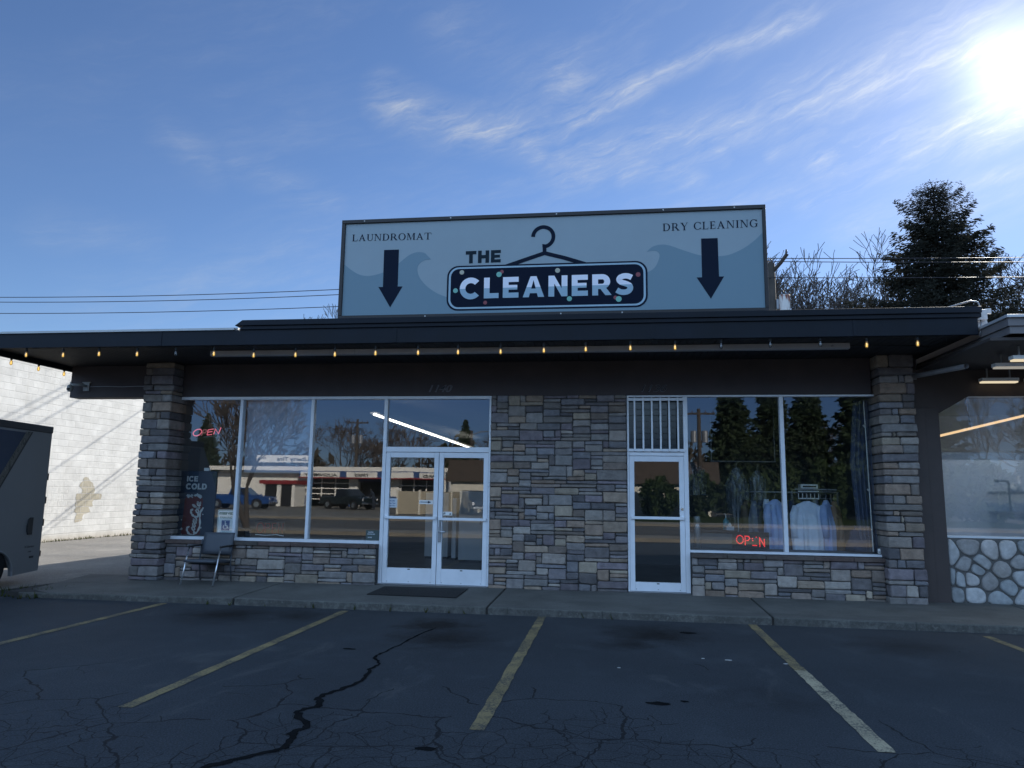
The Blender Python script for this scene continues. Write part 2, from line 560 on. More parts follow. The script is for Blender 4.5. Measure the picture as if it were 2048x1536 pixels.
class Letters:
    """letters drawn as bars and bowls; unit cap height"""
    def __init__(self, mb, y, depth=.002):
        self.mb, self.y, self.d, self.k = mb, y, depth, 0

    def place(self, x, z, h, sx=1.0, slant=0.0, rise=0.0):
        self.x, self.z, self.h, self.sx, self.slant, self.rise = x, z, h, sx, slant, rise

    def T(self, p):
        return (self.x + (p[0] * self.sx + p[1] * self.slant) * self.h, self.z + p[1] * self.h + p[0] * self.sx * self.h * self.rise)

    def poly(self, pts):
        self.k += 1
        self.mb.prism([self.T(p) for p in pts], self.y - self.d - .00025 * (self.k % 5), self.y + .001)

    def bar(self, x0, z0, x1, z1):
        self.poly([(x0, z0), (x1, z0), (x1, z1), (x0, z1)])

    def ring(self, *a, **kw):
        self.k += 1
        o, i_ = ring_poly(*a, **kw)
        n = len(o)
        y0, y1 = self.y - self.d - .00025 * (self.k % 5), self.y + .001
        o = [self.T(p) for p in o]
        i_ = [self.T(p) for p in i_]
        vs = [(x, y0, z) for x, z in o] + [(x, y0, z) for x, z in i_] + [(x, y1, z) for x, z in o] + [(x, y1, z) for x, z in i_]
        fs = []
        for j in range(n - 1):
            fs += [(j, j + 1, n + j + 1, n + j), (j, 2 * n + j, 2 * n + j + 1, j + 1), (n + j, n + j + 1, 3 * n + j + 1, 3 * n + j)]
        fs += [(0, n, 3 * n, 2 * n), (n - 1, 3 * n - 1, 4 * n - 1, 2 * n - 1)]
        self.mb.add(vs, fs)

    def path(self, pts, w):
        self.k += 1
        add_stroke(self.mb, [self.T(p) for p in pts], [q * self.h for q in w] if isinstance(w, list) else w * self.h,
                   self.y - self.d - .00025 * (self.k % 5), self.y + .001)

    # ---- bold geometric letters
    def sans(self, ch, w=.24):
        if ch == 'T':
            self.bar(0, 1 - w, .80, 1); self.bar(.40 - w / 2, 0, .40 + w / 2, 1 - w); return .80
        if ch == 'H':
            self.bar(0, 0, w, 1); self.bar(.84 - w, 0, .84, 1); self.bar(w, .5 - w / 2, .84 - w, .5 + w / 2); return .84
        if ch == 'E':
            self.bar(0, 0, w, 1); self.bar(w, 0, .74, w * .9); self.bar(w, 1 - w * .9, .74, 1); self.bar(w, .5 - w * .42, .68, .5 + w * .42); return .74
        if ch == 'L':
            self.bar(0, 0, w, 1); self.bar(w, 0, .70, w * .9); return .70
        if ch == 'I':
            self.bar(0, 0, w, 1); return w
        if ch == 'C':
            self.ring(.52, .5, .53, .53, .53 - w, .53 - w, 42, 318); return .95
        if ch == 'O':
            self.ring(.53, .5, .53, .53, .53 - w, .53 - w, 0, 180); self.ring(.53, .5, .53, .53, .53 - w, .53 - w, 180, 360); return 1.06
        if ch == 'D':
            self.bar(0, 0, w, 1); self.bar(w, 0, .40, w * .9); self.bar(w, 1 - w * .9, .40, 1); self.ring(.40, .5, .50, .5, .50 - w, .5 - w * .9, -90, 90); return .90
        if ch == 'A':
            self.poly([(0, 0), (w * 1.06, 0), (.5 + w * .0, .82), (.5, 1), (.5 - w * .52, 1)])
            self.poly([(1.0, 0), (1.0 - w * 1.06, 0), (.5, .82), (.5, 1), (.5 + w * .52, 1)])
            self.bar(.24, .19, .76, .19 + w * .8); return 1.0
        if ch == 'N':
            self.bar(0, 0, w, 1); self.bar(.88 - w, 0, .88, 1); self.poly([(w, 1), (w, .62), (.88 - w, 0), (.88 - w, .38)])
            return .88
        if ch == 'R':
            self.bar(0, 0, w, 1); self.bar(w, 1 - w * .9, .46, 1); self.bar(w, .30, .46, .30 + w * .9)
            self.ring(.46, .65, .36, .35, .36 - w, .35 - w * .9, -90, 90)
            self.poly([(.36, .32), (.64, .34), (.88, 0), (.60, 0)]); return .86
        if ch == 'S':
            w2 = w * .95
            p = spline([(.74, .80), (.58, .87), (.40, .885), (.22, .82), (.17, .70), (.27, .59), (.46, .52), (.63, .43), (.67, .29), (.58, .165), (.40, .115), (.22, .14), (.06, .23)], 5)
            self.path(p, w2); return .82
        if ch == 'P':
            self.bar(0, 0, w, 1); self.bar(w, 1 - w * .9, .46, 1); self.bar(w, .30, .46, .30 + w * .9)
            self.ring(.46, .65, .36, .35, .36 - w, .35 - w * .9, -90, 90); return .82
        return .5

    # ---- roman capitals with thick and thin strokes
    def serif(self, ch):
        s, t, f = .145, .05, .035
        def stem(x, w=s, top=True, bot=True):
            self.bar(x, f, x + w, 1 - f)
            if bot: self.bar(x - .085, 0, x + w + .085, f)
            if top: self.bar(x - .085, 1 - f, x + w + .085, 1)
        if ch == 'L':
            stem(.09); self.bar(.09 + s + .085, 0, .66, t); self.poly([(.60, t), (.66, t), (.69, .27), (.67, .27)]); return .70
        if ch == 'I':
            stem(.09); return .32
        if ch == 'E':
            stem(.09); self.bar(.09 + s + .085, 0, .63, t); self.bar(.09 + s + .085, 1 - t, .60, 1); self.bar(.09 + s, .48, .48, .48 + t)
            self.poly([(.58, t), (.63, t), (.67, .26), (.65, .26)]); self.poly([(.55, 1 - t), (.60, 1 - t), (.62, .76), (.60, .76)]); self.bar(.48, .38, .51, .64); return .68
        if ch == 'T':
            self.bar(.35, f, .35 + s, 1 - t); self.bar(.26, 0, .35 + s + .09, f); self.bar(0, 1 - t, .84, 1)
            self.poly([(0, 1 - t), (.05, 1 - t), (0, .74), (-.02, .74)]); self.poly([(.84, 1 - t), (.79, 1 - t), (.84, .74), (.86, .74)]); return .84
        if ch == 'A':
            self.poly([(.10, f), (.165, f), (.44, .80), (.44, 1.0), (.41, 1.0)]); self.poly([(.66, f), (.83, f), (.47, 1.0), (.44, 1.0), (.44, .80)])
            self.bar(.26, .32, .62, .37); self.bar(0, 0, .26, f); self.bar(.58, 0, .92, f); return .92
        if ch == 'U':
            self.bar(.09, .32, .09 + s, 1 - f); self.bar(0, 1 - f, .32, 1); self.bar(.68, .32, .735, 1 - f); self.bar(.59, 1 - f, .82, 1)
            self.ring(.4125, .32, .3225, .335, .1775 + .05, .28, 180, 360, ox=.03); return .82
        if ch == 'N':
            self.bar(.12, f, .17, 1 - f); self.bar(0, 0, .28, f); self.bar(.0, 1 - f, .17, 1); self.poly([(.10, 1), (.28, 1), (.83, .0), (.78, .0), (.74, .0)])
            self.bar(.78, 0.0, .83, 1 - f); self.bar(.67, 1 - f, .94, 1); return .94
        if ch == 'D':
            stem(.09); self.bar(.09 + s, 0, .40, t); self.bar(.09 + s, 1 - t, .40, 1); self.ring(.40, .5, .46, .5, .31, .45, -90, 90); return .88
        if ch == 'R':
            stem(.09); self.bar(.09 + s, 1 - t, .40, 1); self.bar(.09 + s, .46, .40, .46 + t); self.ring(.40, .73, .29, .27, .15, .22, -90, 90)
            self.poly([(.36, .47), (.54, .49), (.88, f), (.70, f)]); self.bar(.66, 0, .94, f); return .90
        if ch == 'O':
            self.ring(.46, .5, .46, .52, .31, .475, 0, 180); self.ring(.46, .5, .46, .52, .31, .475, 180, 360); return .92
        if ch == 'C':
            self.ring(.46, .5, .46, .52, .31, .475, 38, 322); self.bar(.80, .68, .83, 1.0); self.bar(.80, 0, .83, .28); return .84
        if ch == 'G':
            self.ring(.46, .5, .46, .52, .31, .475, 38, 318); self.bar(.80, .68, .83, 1.0); self.bar(.70, .05, .70 + s, .44); self.bar(.58, .44, .93, .475); return .94
        if ch == 'M':
            self.bar(.12, f, .17, 1 - f); self.bar(0, 0, .28, f); self.bar(0, 1 - f, .24, 1); self.poly([(.12, 1), (.28, 1), (.58, .12), (.53, 0), (.50, 0)])
            self.poly([(.53, 0), (.58, .12), (.86, 1), (.90, 1)][::-1]); self.bar(.86, f, .86 + s, 1 - f); self.bar(.78, 0, 1.09, f); self.bar(.88, 1 - f, 1.09, 1); return 1.09
        if ch == 'Y':
            self.poly([(.06, 1 - f), (.23, 1 - f), (.50, .46), (.50, .40), (.36, .44)]); self.poly([(.72, 1 - f), (.77, 1 - f), (.50, .44), (.45, .47)])
            self.bar(.355, f, .355 + s, .45); self.bar(.27, 0, .585, f); self.bar(-.02, 1 - f, .31, 1); self.bar(.62, 1 - f, .86, 1); return .84
        return .45

    def word(self, txt, x0, z0, x1, z1, h, style='serif', gap=.10, **kw):
        """fit a word between x0 and x1 on a base line from z0 to z1"""
        probe = Letters(MB(), 0)
        probe.place(0, 0, 1)
        adv = [(getattr(probe, style)(c, **kw) if c != ' ' else .38) for c in txt]
        total = sum(adv) + gap * (len(txt) - 1)
        sx = (x1 - x0) / (total * h)
        rise = (z1 - z0) / (x1 - x0)
        x = 0.0
        for c, a in zip(txt, adv):
            if c != ' ':
                self.place(x0 + x * sx * h, z0 + x * sx * h * rise, h, sx, 0.0, rise)
                getattr(self, style)(c, **kw)
            x += a + gap

# ------------------------------------------------------------------ materials
m_alu = M('white_painted_metal', (.74, .77, .82), .42, 0.0, .10, 3)
m_dark_brown = M('dark_brown_paint', (.058, .046, .048), .7, 0, .3, 2)
m_fascia = M('dark_fascia_paint', (.010, .014, .022), .6, 0, .45, 1.2, .25, 9, spec=.2)
m_soffit = M('dark_soffit_board', (.022, .022, .024), .7, 0, .3, 3)
m_grey_metal = M('grey_metal', (.30, .31, .33), .45, .6, .2, 6)
m_chrome = M('polished_metal', (.75, .76, .78), .22, 1.0, .1, 6)
m_black = M('black_plastic', (.012, .012, .014), .5, 0, .2, 8)
m_rubber = M('black_rubber', (.014, .014, .016), .85, 0, .3, 9, .2, 80)
m_white = M('white_paint', (.78, .78, .76), .55, 0, .08, 4)
m_cream = M('cream_paint', (.70, .66, .56), .6, 0, .12, 3)
m_glass = glass_mat('window_glass', base=.155, wav=.00003, wscale=1.1)
m_glass_r = glass_mat('window_glass_plain', base=.08)
m_glass_door = glass_mat('door_glass', base=.155, wav=.00022, wscale=1.7)
m_stone = stone_mat('ledge_stone')
m_field = stone_mat('field_stone', .8, .35)
m_mortar = M('dark_mortar', (.050, .047, .045), .95, 0, .3, 20, .5, 60)
m_mortar2 = M('grey_mortar', (.13, .125, .12), .95, 0, .3, 20, .5, 60)
m_brownpost = M('brown_post_paint', (.060, .045, .042), .6, 0, .25, 3)
m_inwall = M('interior_wall_paint', (.13, .145, .16), .8, 0, .1, 2)
m_infloor = M('interior_floor_tile', (.05, .055, .06), .45, 0, .2, 2)


def asphalt_mat(name, base, cracks=True):
    m_, N, out = newmat(name)
    v = N.n('ShaderNodeTexCoord').outputs['Object']
    big = N.noise(v, .35, 5, .6)
    mid = N.noise(v, 1.6, 6, .65, .4)
    fine = N.noise(v, 75, 4, .75)
    k = N.math('MULTIPLY_ADD', big, .9, .55)
    c = N.mix(1.0, (*base, 1), N.ramp(fine, [(.32, .38), (.5, .95), (.62, 1.5), (.74, 3.0)]), 'MULTIPLY')
    c = N.mix(1.0, c, k, 'MULTIPLY')
    c = N.mix(N.ramp(mid, [(.54, 0.0), (.72, .55)]), c, (base[0] * 1.75, base[1] * 1.72, base[2] * 1.65))
    # dusty scuffs drawn along the bays
    sc = N.noise(N.mapping(v, scale=(1.0, .45, 1)), 1.1, 8, .72, .7)
    c = N.mix(N.ramp(sc, [(.585, 0.0), (.70, .42)]), c, (.115, .115, .115))
    if cracks:
        # oil drips where cars stand
        tot_ = None
        for (ox, oy, r_, s_) in ((-1.35, -2.75, .55, .95), (-1.1, -3.5, .75, .7), (-4.2, -2.6, .8, .75), (1.35, -2.75, .75, .8), (4.1, -2.9, .75, .45), (-3.3, -2.45, .6, .55), (1.0, -3.4, .45, .6), (2.2, -5.5, .5, .3)):
            d = N.vmath('DISTANCE', N.mapping(v, loc=(0, 0, 0), scale=(1, 1, 0)), (ox, oy, 0)).outputs['Value']
            d = N.math('ADD', d, N.math('MULTIPLY', N.math('SUBTRACT', N.noise(v, 3.2, 6, .7), .5), 1.1))
            e = N.math('MULTIPLY', N.math('SUBTRACT', 1.0, N.math('DIVIDE', d, r_), clamp=True), s_ * 1.5, clamp=True)
            tot_ = e if tot_ is None else N.math('MAXIMUM', tot_, e)
        c = N.mix(tot_, c, (.006, .006, .007))
        wv_ = N.vmath('ADD', v, N.vmath('SCALE', N.n('ShaderNodeTexNoise', inp={'Vector': v, 'Scale': 2.2, 'Detail': 4}).outputs[1], scale=.35).outputs[0]).outputs[0]
        cr = None
        for sc_, lo, off in ((1.1, .009, 0), (2.6, .012, 5.3), (5.2, .016, 9.1)):
            vo = N.n('ShaderNodeTexVoronoi', feature='DISTANCE_TO_EDGE', voronoi_dimensions='2D')
            N.set(vo, 'Vector', N.mapping(wv_, loc=(off, off, 0)))
            N.set(vo, 'Scale', sc_)
            l_ = N.math('LESS_THAN', vo.outputs['Distance'], lo)
            # cracked towards the front of the bays
            sy = N.n('ShaderNodeSeparateXYZ', inp={0: v})
            front = N.math('MULTIPLY', N.math('SUBTRACT', N.math('MULTIPLY', sy.outputs[1], -1.0), 5.0), .30, clamp=True)
            msk = N.math('GREATER_THAN', N.math('ADD', N.math('MULTIPLY', front, .55), N.noise(v, .6, 3, .55)), .66 if sc_ < 2 else (.74 if sc_ < 4 else .80))
            l_ = N.math('MULTIPLY', l_, msk)
            cr = l_ if cr is None else N.math('MAXIMUM', cr, l_)
        c = N.mix(N.math('MULTIPLY', cr, .90), c, (.003, .003, .004))
    b = N.n('ShaderNodeBsdfPrincipled', inp={'Base Color': c, 'Roughness': N.math('MULTIPLY_ADD', mid, .25, .68)})
    b.inputs['Specular IOR Level'].default_value = .35
    h = N.math('ADD', fine, N.math('MULTIPLY', N.noise(v, 24, 4, .6), .8))
    if cracks:
        h = N.math('SUBTRACT', h, N.math('MULTIPLY', cr, 2.0))
    N.set(b, 'Normal', N.n('ShaderNodeBump', inp={'Strength': .55, 'Distance': .006, 'Height': h}).outputs[0])
    N.set(out, 0, b.outputs[0])
    return m_


m_asphalt = asphalt_mat('old_asphalt', (.036, .042, .050))
m_road = asphalt_mat('road_asphalt', (.085, .080, .072), False)
m_conc = M('sidewalk_concrete', (.108, .108, .100), .85, 0, .35, 1.4, .35, 45)
def kerb_mat():
    m_, N, out = newmat('weathered_sidewalk')
    v = N.n('ShaderNodeTexCoord').outputs['Object']
    sp_ = N.n('ShaderNodeSeparateXYZ', inp={0: v})
    nz_ = N.n('ShaderNodeSeparateXYZ', inp={0: N.n('ShaderNodeNewGeometry').outputs['Normal']})
    n1 = N.noise(v, 1.3, 6, .62)
    n2 = N.noise(v, 14, 6, .7)
    n3 = N.noise(v, 90, 3, .7)
    c = N.mix(1.0, (.118, .117, .108, 1), N.ramp(n1, [(.3, .70), (.7, 1.18)]), 'MULTIPLY')
    c = N.mix(1.0, c, N.ramp(n3, [(.3, .72), (.7, 1.32)]), 'MULTIPLY')
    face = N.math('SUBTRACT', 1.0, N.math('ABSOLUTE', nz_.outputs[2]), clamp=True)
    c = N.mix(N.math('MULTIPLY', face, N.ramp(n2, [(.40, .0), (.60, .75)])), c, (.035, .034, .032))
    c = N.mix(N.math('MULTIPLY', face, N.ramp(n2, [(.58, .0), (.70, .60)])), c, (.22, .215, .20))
    gum = N.n('ShaderNodeTexVoronoi', voronoi_dimensions='2D', inp={'Vector': v, 'Scale': 2.6})
    c = N.mix(N.math('MULTIPLY', N.math('LESS_THAN', gum.outputs['Distance'], .035), .6), c, (.03, .03, .03))
    wet = N.ramp(N.noise(N.mapping(v, scale=(.5, 1.6, 1)), 1.0, 5, .6), [(.54, 0.0), (.66, .5)])
    c = N.mix(wet, c, (.060, .060, .058))
    b = N.n('ShaderNodeBsdfPrincipled', inp={'Base Color': c, 'Roughness': .85})
    h = N.math('ADD', n3, N.math('MULTIPLY', n2, 1.2))
    N.set(b, 'Normal', N.n('ShaderNodeBump', inp={'Strength': .6, 'Distance': .010, 'Height': h}).outputs[0])
    N.set(out, 0, b.outputs[0])
    return m_


m_kerb = kerb_mat()
m_tan = M('dusty_concrete', (.22, .20, .165), .9, 0, .3, 1.0, .3, 20)


def paint_mat(name, col):
    m_, N, out = newmat(name)
    v = N.n('ShaderNodeTexCoord').outputs['Object']
    w_ = N.math('ADD', N.math('MULTIPLY', N.noise(v, 55, 4, .7), .55), N.math('MULTIPLY', N.noise(v, 3.0, 5, .65), .45))
    c = N.mix(N.ramp(w_, [(.47, 0.0), (.56, .85)]), (*col, 1), (.05, .05, .05, 1))
    c = N.mix(1.0, c, N.ramp(N.noise(v, 1.3, 4, .6), [(.3, .7), (.7, 1.15)]), 'MULTIPLY')
    b = N.n('ShaderNodeBsdfPrincipled', inp={'Base Color': c, 'Roughness': .8})
    N.set(out, 0, b.outputs[0])
    return m_


m_yellow = paint_mat('worn_yellow_paint', (.27, .205, .095))
m_palepaint = paint_mat('worn_pale_paint', (.42, .36, .24))

# ------------------------------------------------------------------ ground, sidewalk, road
g = MB()
g.add([(-600, -900, 0), (600, -900, 0), (600, 900, 0), (-600, 900, 0)], [(0, 1, 2, 3)])
ground = structure(g.build('parking_lot', m_asphalt))

def jag(x, y, z, w):
    return (x + random.uniform(-w, w), y + random.uniform(-w, w), z)

mk = MB()
cp_ = spline([(-1.30, -2.9), (-1.42, -3.7), (-1.48, -4.25), (-1.52, -4.62), (-1.40, -4.84), (-1.40, -5.12), (-1.33, -5.49), (-1.42, -5.83), (-1.50, -6.1), (-1.40, -6.30), (-1.50, -6.50), (-1.30, -6.77), (-1.33, -6.96), (-1.26, -7.2), (-1.42, -7.44), (-1.60, -7.7), (-1.75, -8.2)], 7)
cp_ = [(x + random.uniform(-.016, .016), y + random.uniform(-.014, .014)) for x, y in cp_]
wd = [max(.007, .013 + .036 * min(1, i / 60) + random.uniform(-.012, .016)) for i in range(len(cp_))]
L_, R_ = stroke(cp_, wd)
n_ = len(L_)
mk.add([(x, y, .004) for x, y in L_] + [(x, y, .004) for x, y in R_], [(i, n_ + i, n_ + i + 1, i + 1) for i in range(n_ - 1)])
mk.build('tar_crack', M('crack_tar', (.0105, .011, .012), .95, 0, .45, 9, .5, 60, spec=.05), ground)
ch_ = MB()
for (cx, cy, r_) in ((1.21, -5.75, .06), (1.42, -5.65, .03), (-.35, -7.1, .05), (1.1, -7.3, .05), (1.75, -2.6, .07), (-1.9, -4.3, .04)):
    ch_.plan([(cx + r_ * random.uniform(.6, 1.3) * 1.5 * math.cos(t), cy + r_ * random.uniform(.5, 1.1) * math.sin(t)) for t in [k * .57 for k in range(11)]], .0035, .0045)
ch_.build('pothole_patch', bpy.data.materials['crack_tar'], ground)
lt = MB()
for (cx, cy, r_) in ((2.0, -4.05, .022), (1.75, -4.02, .010), (2.55, -4.1, .012), (.9, -4.6, .008)):
    lt.plan([(cx + r_ * random.uniform(.5, 1.4) * 1.6 * math.cos(t), cy + r_ * random.uniform(.3, .9) * math.sin(t)) for t in [k * .7 for k in range(9)]], .0036, .009)
tag(lt.build('litter', M('pale_litter', (.45, .45, .44), .7, 0, .3, 30)), 'scattered pale scraps of litter on the parking bays', 'litter', kind='stuff')

for i, (x, y0, y1, mt, w) in enumerate(((-5.56, -1.90, -6.8, m_yellow, .055), (-2.82, -1.96, -6.62, m_yellow, .055), (-.10, -1.84, -6.66, m_yellow, .055), (2.63, -1.84, -4.35, m_yellow, .055), (5.35, -2.05, -6.7, m_yellow, .05))):
    s_ = MB()
    ys = np.linspace(y0, y1, 40)
    L_ = [(x - w + random.uniform(-.006, .006), y) for y in ys]
    R_ = [(x + w + random.uniform(-.006, .006), y) for y in ys]
    s_.add([(*p, .004) for p in L_] + [(*p, .004) for p in R_], [(i_, i_ + 1, 41 + i_ - 0, 40 + i_) for i_ in range(39)])
    if i == 3:
        ys = np.linspace(y1 - .002, -6.62, 30)
        q = MB()
        q.add([(x - w * 1.05 + random.uniform(-.006, .006), y, .004) for y in ys] + [(x + w * 1.1 + random.uniform(-.006, .006), y, .004) for y in ys],
              [(i_, i_ + 1, 31 + i_, 30 + i_) for i_ in range(29)])
        structure(q.build('road_marking', m_palepaint))
    structure(s_.build('road_marking', mt))

# sidewalk slabs with open joints, falling a little towards the kerb
sw = MB()
xs_ = [-8.35, -4.55, -.86, 2.9, 6.6, 10.4, 14.2]
KY = -1.82
for a, b in zip(xs_[:-1], xs_[1:]):
    a2, b2 = a + .012, b - .012
    vs_ = [(a2, KY, -.05), (b2, KY, -.05), (b2, .32, -.05), (a2, .32, -.05), (a2, KY, .102), (b2, KY, .102), (b2, .32, .142), (a2, .32, .142)]
    if a == -8.35:
        vs_[0] = (a2 + .35, KY, -.05); vs_[4] = (a2 + .35, KY, .07); vs_[3] = (a2 - .1, .32, -.05); vs_[7] = (a2 - .1, .32, .10)
    sw.add(vs_, [(0, 3, 2, 1), (4, 5, 6, 7), (0, 1, 5, 4), (1, 2, 6, 5), (2, 3, 7, 6), (3, 0, 4, 7)])
structure(sw.build('sidewalk', m_kerb, bevel=.016))
jt = MB()
jt.box(-8.2, 14.1, KY + .03, .30, -.04, .075)
structure(jt.build('pavement', m_mortar))
# street and far kerbs behind the viewer
rd = MB()
rd.add([(-300, -27.5, .006), (300, -27.5, .006), (300, -16.2, .006), (-300, -16.2, .006)], [(0, 1, 2, 3)])
structure(rd.build('road', m_road))
for y0, y1 in ((-16.2, -14.4), (-30.0, -27.5)):
    q = MB()
    q.box(-200, 200, y0, y1, -.02, .13)
    structure(q.build('pavement', m_tan))
for y in (-18.3, -21.8, -25.4):
    q = MB()
    q.add([(-200, y - .07, .0105), (200, y - .07, .0105), (200, y + .07, .0105), (-200, y + .07, .0105)], [(0, 1, 2, 3)])
    structure(q.build('road_marking', m_yellow if y == -21.8 else m_palepaint))
q = MB()
q.add([(-200, -57.5, .005), (200, -57.5, .005), (200, -30.0, .005), (-200, -30.0, .005)], [(0, 1, 2, 3)])
structure(q.build('forecourt_ground', asphalt_mat('forecourt_asphalt', (.16, .145, .115), False)))
# lane between the two buildings
q = MB()
q.add([(-15.8, -2.2, .005), (-8.9, -2.2, .005), (-8.6, .1, .005), (-7.3, .4, .005), (-7.3, 26, .005), (-15.8, 26, .005)], [(0, 1, 2, 3, 4, 5)])
structure(q.build('driveway', asphalt_mat('driveway_asphalt', (.19, .18, .165), False)))
wl = MB()
for k in range(420):
    x = -15.72 + abs(random.gauss(0, .10)) if k < 330 else random.uniform(-8.6, -7.6)
    y = random.uniform(4, 20) if k < 330 else -1.0 - random.uniform(.0, 1.0)
    if k >= 408:
        x, y = random.uniform(-5.8, 1), KY - random.uniform(.0, .05)
    for j in range(3):
        a = random.uniform(0, 6.28); h = random.uniform(.03, .12); w = .012
        wl.add([(x + w * math.cos(a), y + w * math.sin(a), 0), (x - w * math.cos(a), y - w * math.sin(a), 0), (x + random.uniform(-.06, .06), y + random.uniform(-.06, .06), h)], [(0, 1, 2)])
tag(wl.build('weeds', leaf_mat('dry_weeds', (.09, .085, .035), (.05, .07, .025), 3)), 'dry weeds along the wall foot and the kerb', 'weeds', kind='stuff')

# ------------------------------------------------------------------ the laundry building
ZB, ZS = 3.245, 3.82            # underside of the header, of the soffit
bld = thing('laundry_building', 'stone faced laundry shop with dark flat overhanging roof and big front windows', 'building', (0, 0, 0))
PAL = [(.175, .155, .138), (.150, .140, .136), (.138, .128, .134), (.200, .160, .124), (.108, .100, .100), (.160, .148, .138), (.225, .192, .150), (.150, .124, .106), (.136, .136, .146), (.215, .196, .176), (.190, .146, .114), (.088, .084, .088), (.128, .112, .122), (.165, .158, .152)]


def stone_color():
    c = random.choice(PAL)
    k = random.uniform(1.05, 1.75)
    return (c[0] * k * 1.02, c[1] * k, c[2] * k)


def one_stone(mb, x0, x1, z0, z1, yf, yb, joint=.009):
    """rough-faced block: front towards -y"""
    j = lambda a: random.uniform(-a, a)
    mb.col = stone_color()
    x0 += joint / 2; x1 -= joint / 2; z0 += joint / 2; z1 -= joint / 2
    yf += j(.012)
    c = [(x0 + j(.006), z0 + j(.005)), (x1 + j(.006), z0 + j(.005)), (x1 + j(.006), z1 + j(.005)), (x0 + j(.006), z1 + j(.005))]
    e = min(.016, (x1 - x0) * .2, (z1 - z0) * .2)
    cx, cz = (x0 + x1) / 2, (z0 + z1) / 2
    oc_ = []
    for i in range(4):                      # broken corners
        p_, a_, b_ = c[i], c[i - 1], c[(i + 1) % 4]
        for q_ in (a_, b_):
            L = math.hypot(q_[0] - p_[0], q_[1] - p_[1])
            t = min(.30, random.uniform(.002, .026) / L)
            oc_.append((p_[0] + (q_[0] - p_[0]) * t, p_[1] + (q_[1] - p_[1]) * t))
        if (x1 - x0) > .2:                  # a slightly wavy long edge
            t = random.uniform(.35, .65)
            oc_.append((p_[0] + (b_[0] - p_[0]) * t + j(.004), p_[1] + (b_[1] - p_[1]) * t + j(.005)))
    n_ = len(oc_)
    inn = []
    for x, z in oc_:
        inn.append((x + (cx - x) * min(.3, e / max(.02, abs(x - cx)) * .9) + j(.003), z + (cz - z) * min(.35, e / max(.02, abs(z - cz)) * .9) + j(.003)))
    tilt_x, tilt_z = j(.05), j(.08)
    vs_ = [(x, yb, z) for x, z in oc_] + [(x, yf + .016 + j(.003), z) for x, z in oc_] + [(x, yf + tilt_x * (x - cx) + tilt_z * (z - cz) + j(.003), z) for x, z in inn]
    vs_.append((cx + j(.02), yf - .002 + j(.005), cz))
    fs_ = []
    for i in range(n_):
        k = (i + 1) % n_
        fs_ += [(i, k, n_ + k, n_ + i), (n_ + i, n_ + k, 2 * n_ + k, 2 * n_ + i), (2 * n_ + i, 2 * n_ + k, 3 * n_)]
    mb.add(vs_, fs_)


def stone_field(mb, x0, x1, z0, z1, yf, yb, ux=.098, uz=.058):
    nx, nz = max(1, round((x1 - x0) / ux)), max(1, round((z1 - z0) / uz))
    sx, sz = (x1 - x0) / nx, (z1 - z0) / nz
    occ = np.zeros((nz, nx), bool)
    for i in range(nz):
        for j in range(nx):
            if occ[i, j]:
                continue
            h = random.choices((1, 2, 3), (.40, .47, .13))[0]
            w = random.choice((2, 3, 4, 5)) if h == 1 else random.choice((1, 2, 3, 3, 4))
            h = min(h, nz - i)
            ww = 0
            while ww < w and j + ww < nx and not occ[i, j + ww]:
                ww += 1
            if j + ww < nx and not occ[i, j + ww]:
                rest = 0
                while j + ww + rest < nx and not occ[i, j + ww + rest]:
                    rest += 1
                if rest == 1:
                    ww += 1
            while h > 1 and occ[i + h - 1, j:j + ww].any():
                h -= 1
            occ[i:i + h, j:j + ww] = True
            one_stone(mb, x0 + j * sx, x0 + (j + ww) * sx, z0 + i * sz, z0 + (i + h) * sz, yf, yb)


def pillar(x0, x1, yf, yb, z0, z1):
    mb = MB()
    z = z0
    while z < z1 - .02:
        h = random.choice((.07, .10, .13, .17, .12))
        h = min(h, z1 - z)
        if z1 - z - h < .05:
            h = z1 - z
        t = (z - z0) / (z1 - z0)
        g_ = .035 * (1 - t) * 0
        a, b = x0 - g_ + random.uniform(-.022, .018), x1 + g_ + random.uniform(-.018, .022)
        cuts = sorted(random.sample([.25, .33, .42, .5, .58, .66, .75], random.choice((1, 1, 1, 2))))
        if random.random() < .12:
            cuts = []
        ed = [a] + [a + (b - a) * c for c in cuts] + [b]
        for p, q_ in zip(ed[:-1], ed[1:]):
            one_stone(mb, p, q_, z, z + h, yf + random.uniform(-.012, .012), yb, .010)
        z += h
    mb.build('stone_pillar', m_stone, bld)
    c_ = MB()
    c_.box(x0 + .035, x1 - .035, yf + .035, yb - .002, z0 - .05, z1 - .004)
    c_.build('pillar_core', m_mortar, bld)


pillar(-7.25, -6.71, -.35, .12, .10, ZS)
pillar(4.86, 5.375, -.35, .12, .10, ZS)
sw1 = MB()
stone_field(sw1, -1.145, 1.08, .12, ZB, -.095, .04)
sw1.build('stone_wall', m_stone, bld)
c_ = MB(); c_.box(-1.135, 1.07, -.070, .20, .05, ZB); c_.build('wall_core', m_mortar, bld)
for x0, x1, zs_ in ((-6.70, -2.99, .715), (2.05, 4.86, .70)):
    sb = MB()
    stone_field(sb, x0, x1, .10, zs_, -.20, -.02)
    sb.build('stone_wall', m_stone, bld)
    c_ = MB(); c_.box(x0, x1, -.175, .15, .05, zs_); c_.build('wall_core', m_mortar, bld)
    s_ = MB()
    x = x0
    while x < x1 - .05:
        w = min(random.uniform(.5, .8), x1 - x)
        s_.col = (.105 * random.uniform(.85, 1.1), .078, .070)
        s_.box(x + .003, x + w - .003, -.235 + random.uniform(-.004, .004), .03, zs_ + .001, zs_ + .058)
        x += w
    s_.build('window_sill', m_stone, bld, bevel=.006)

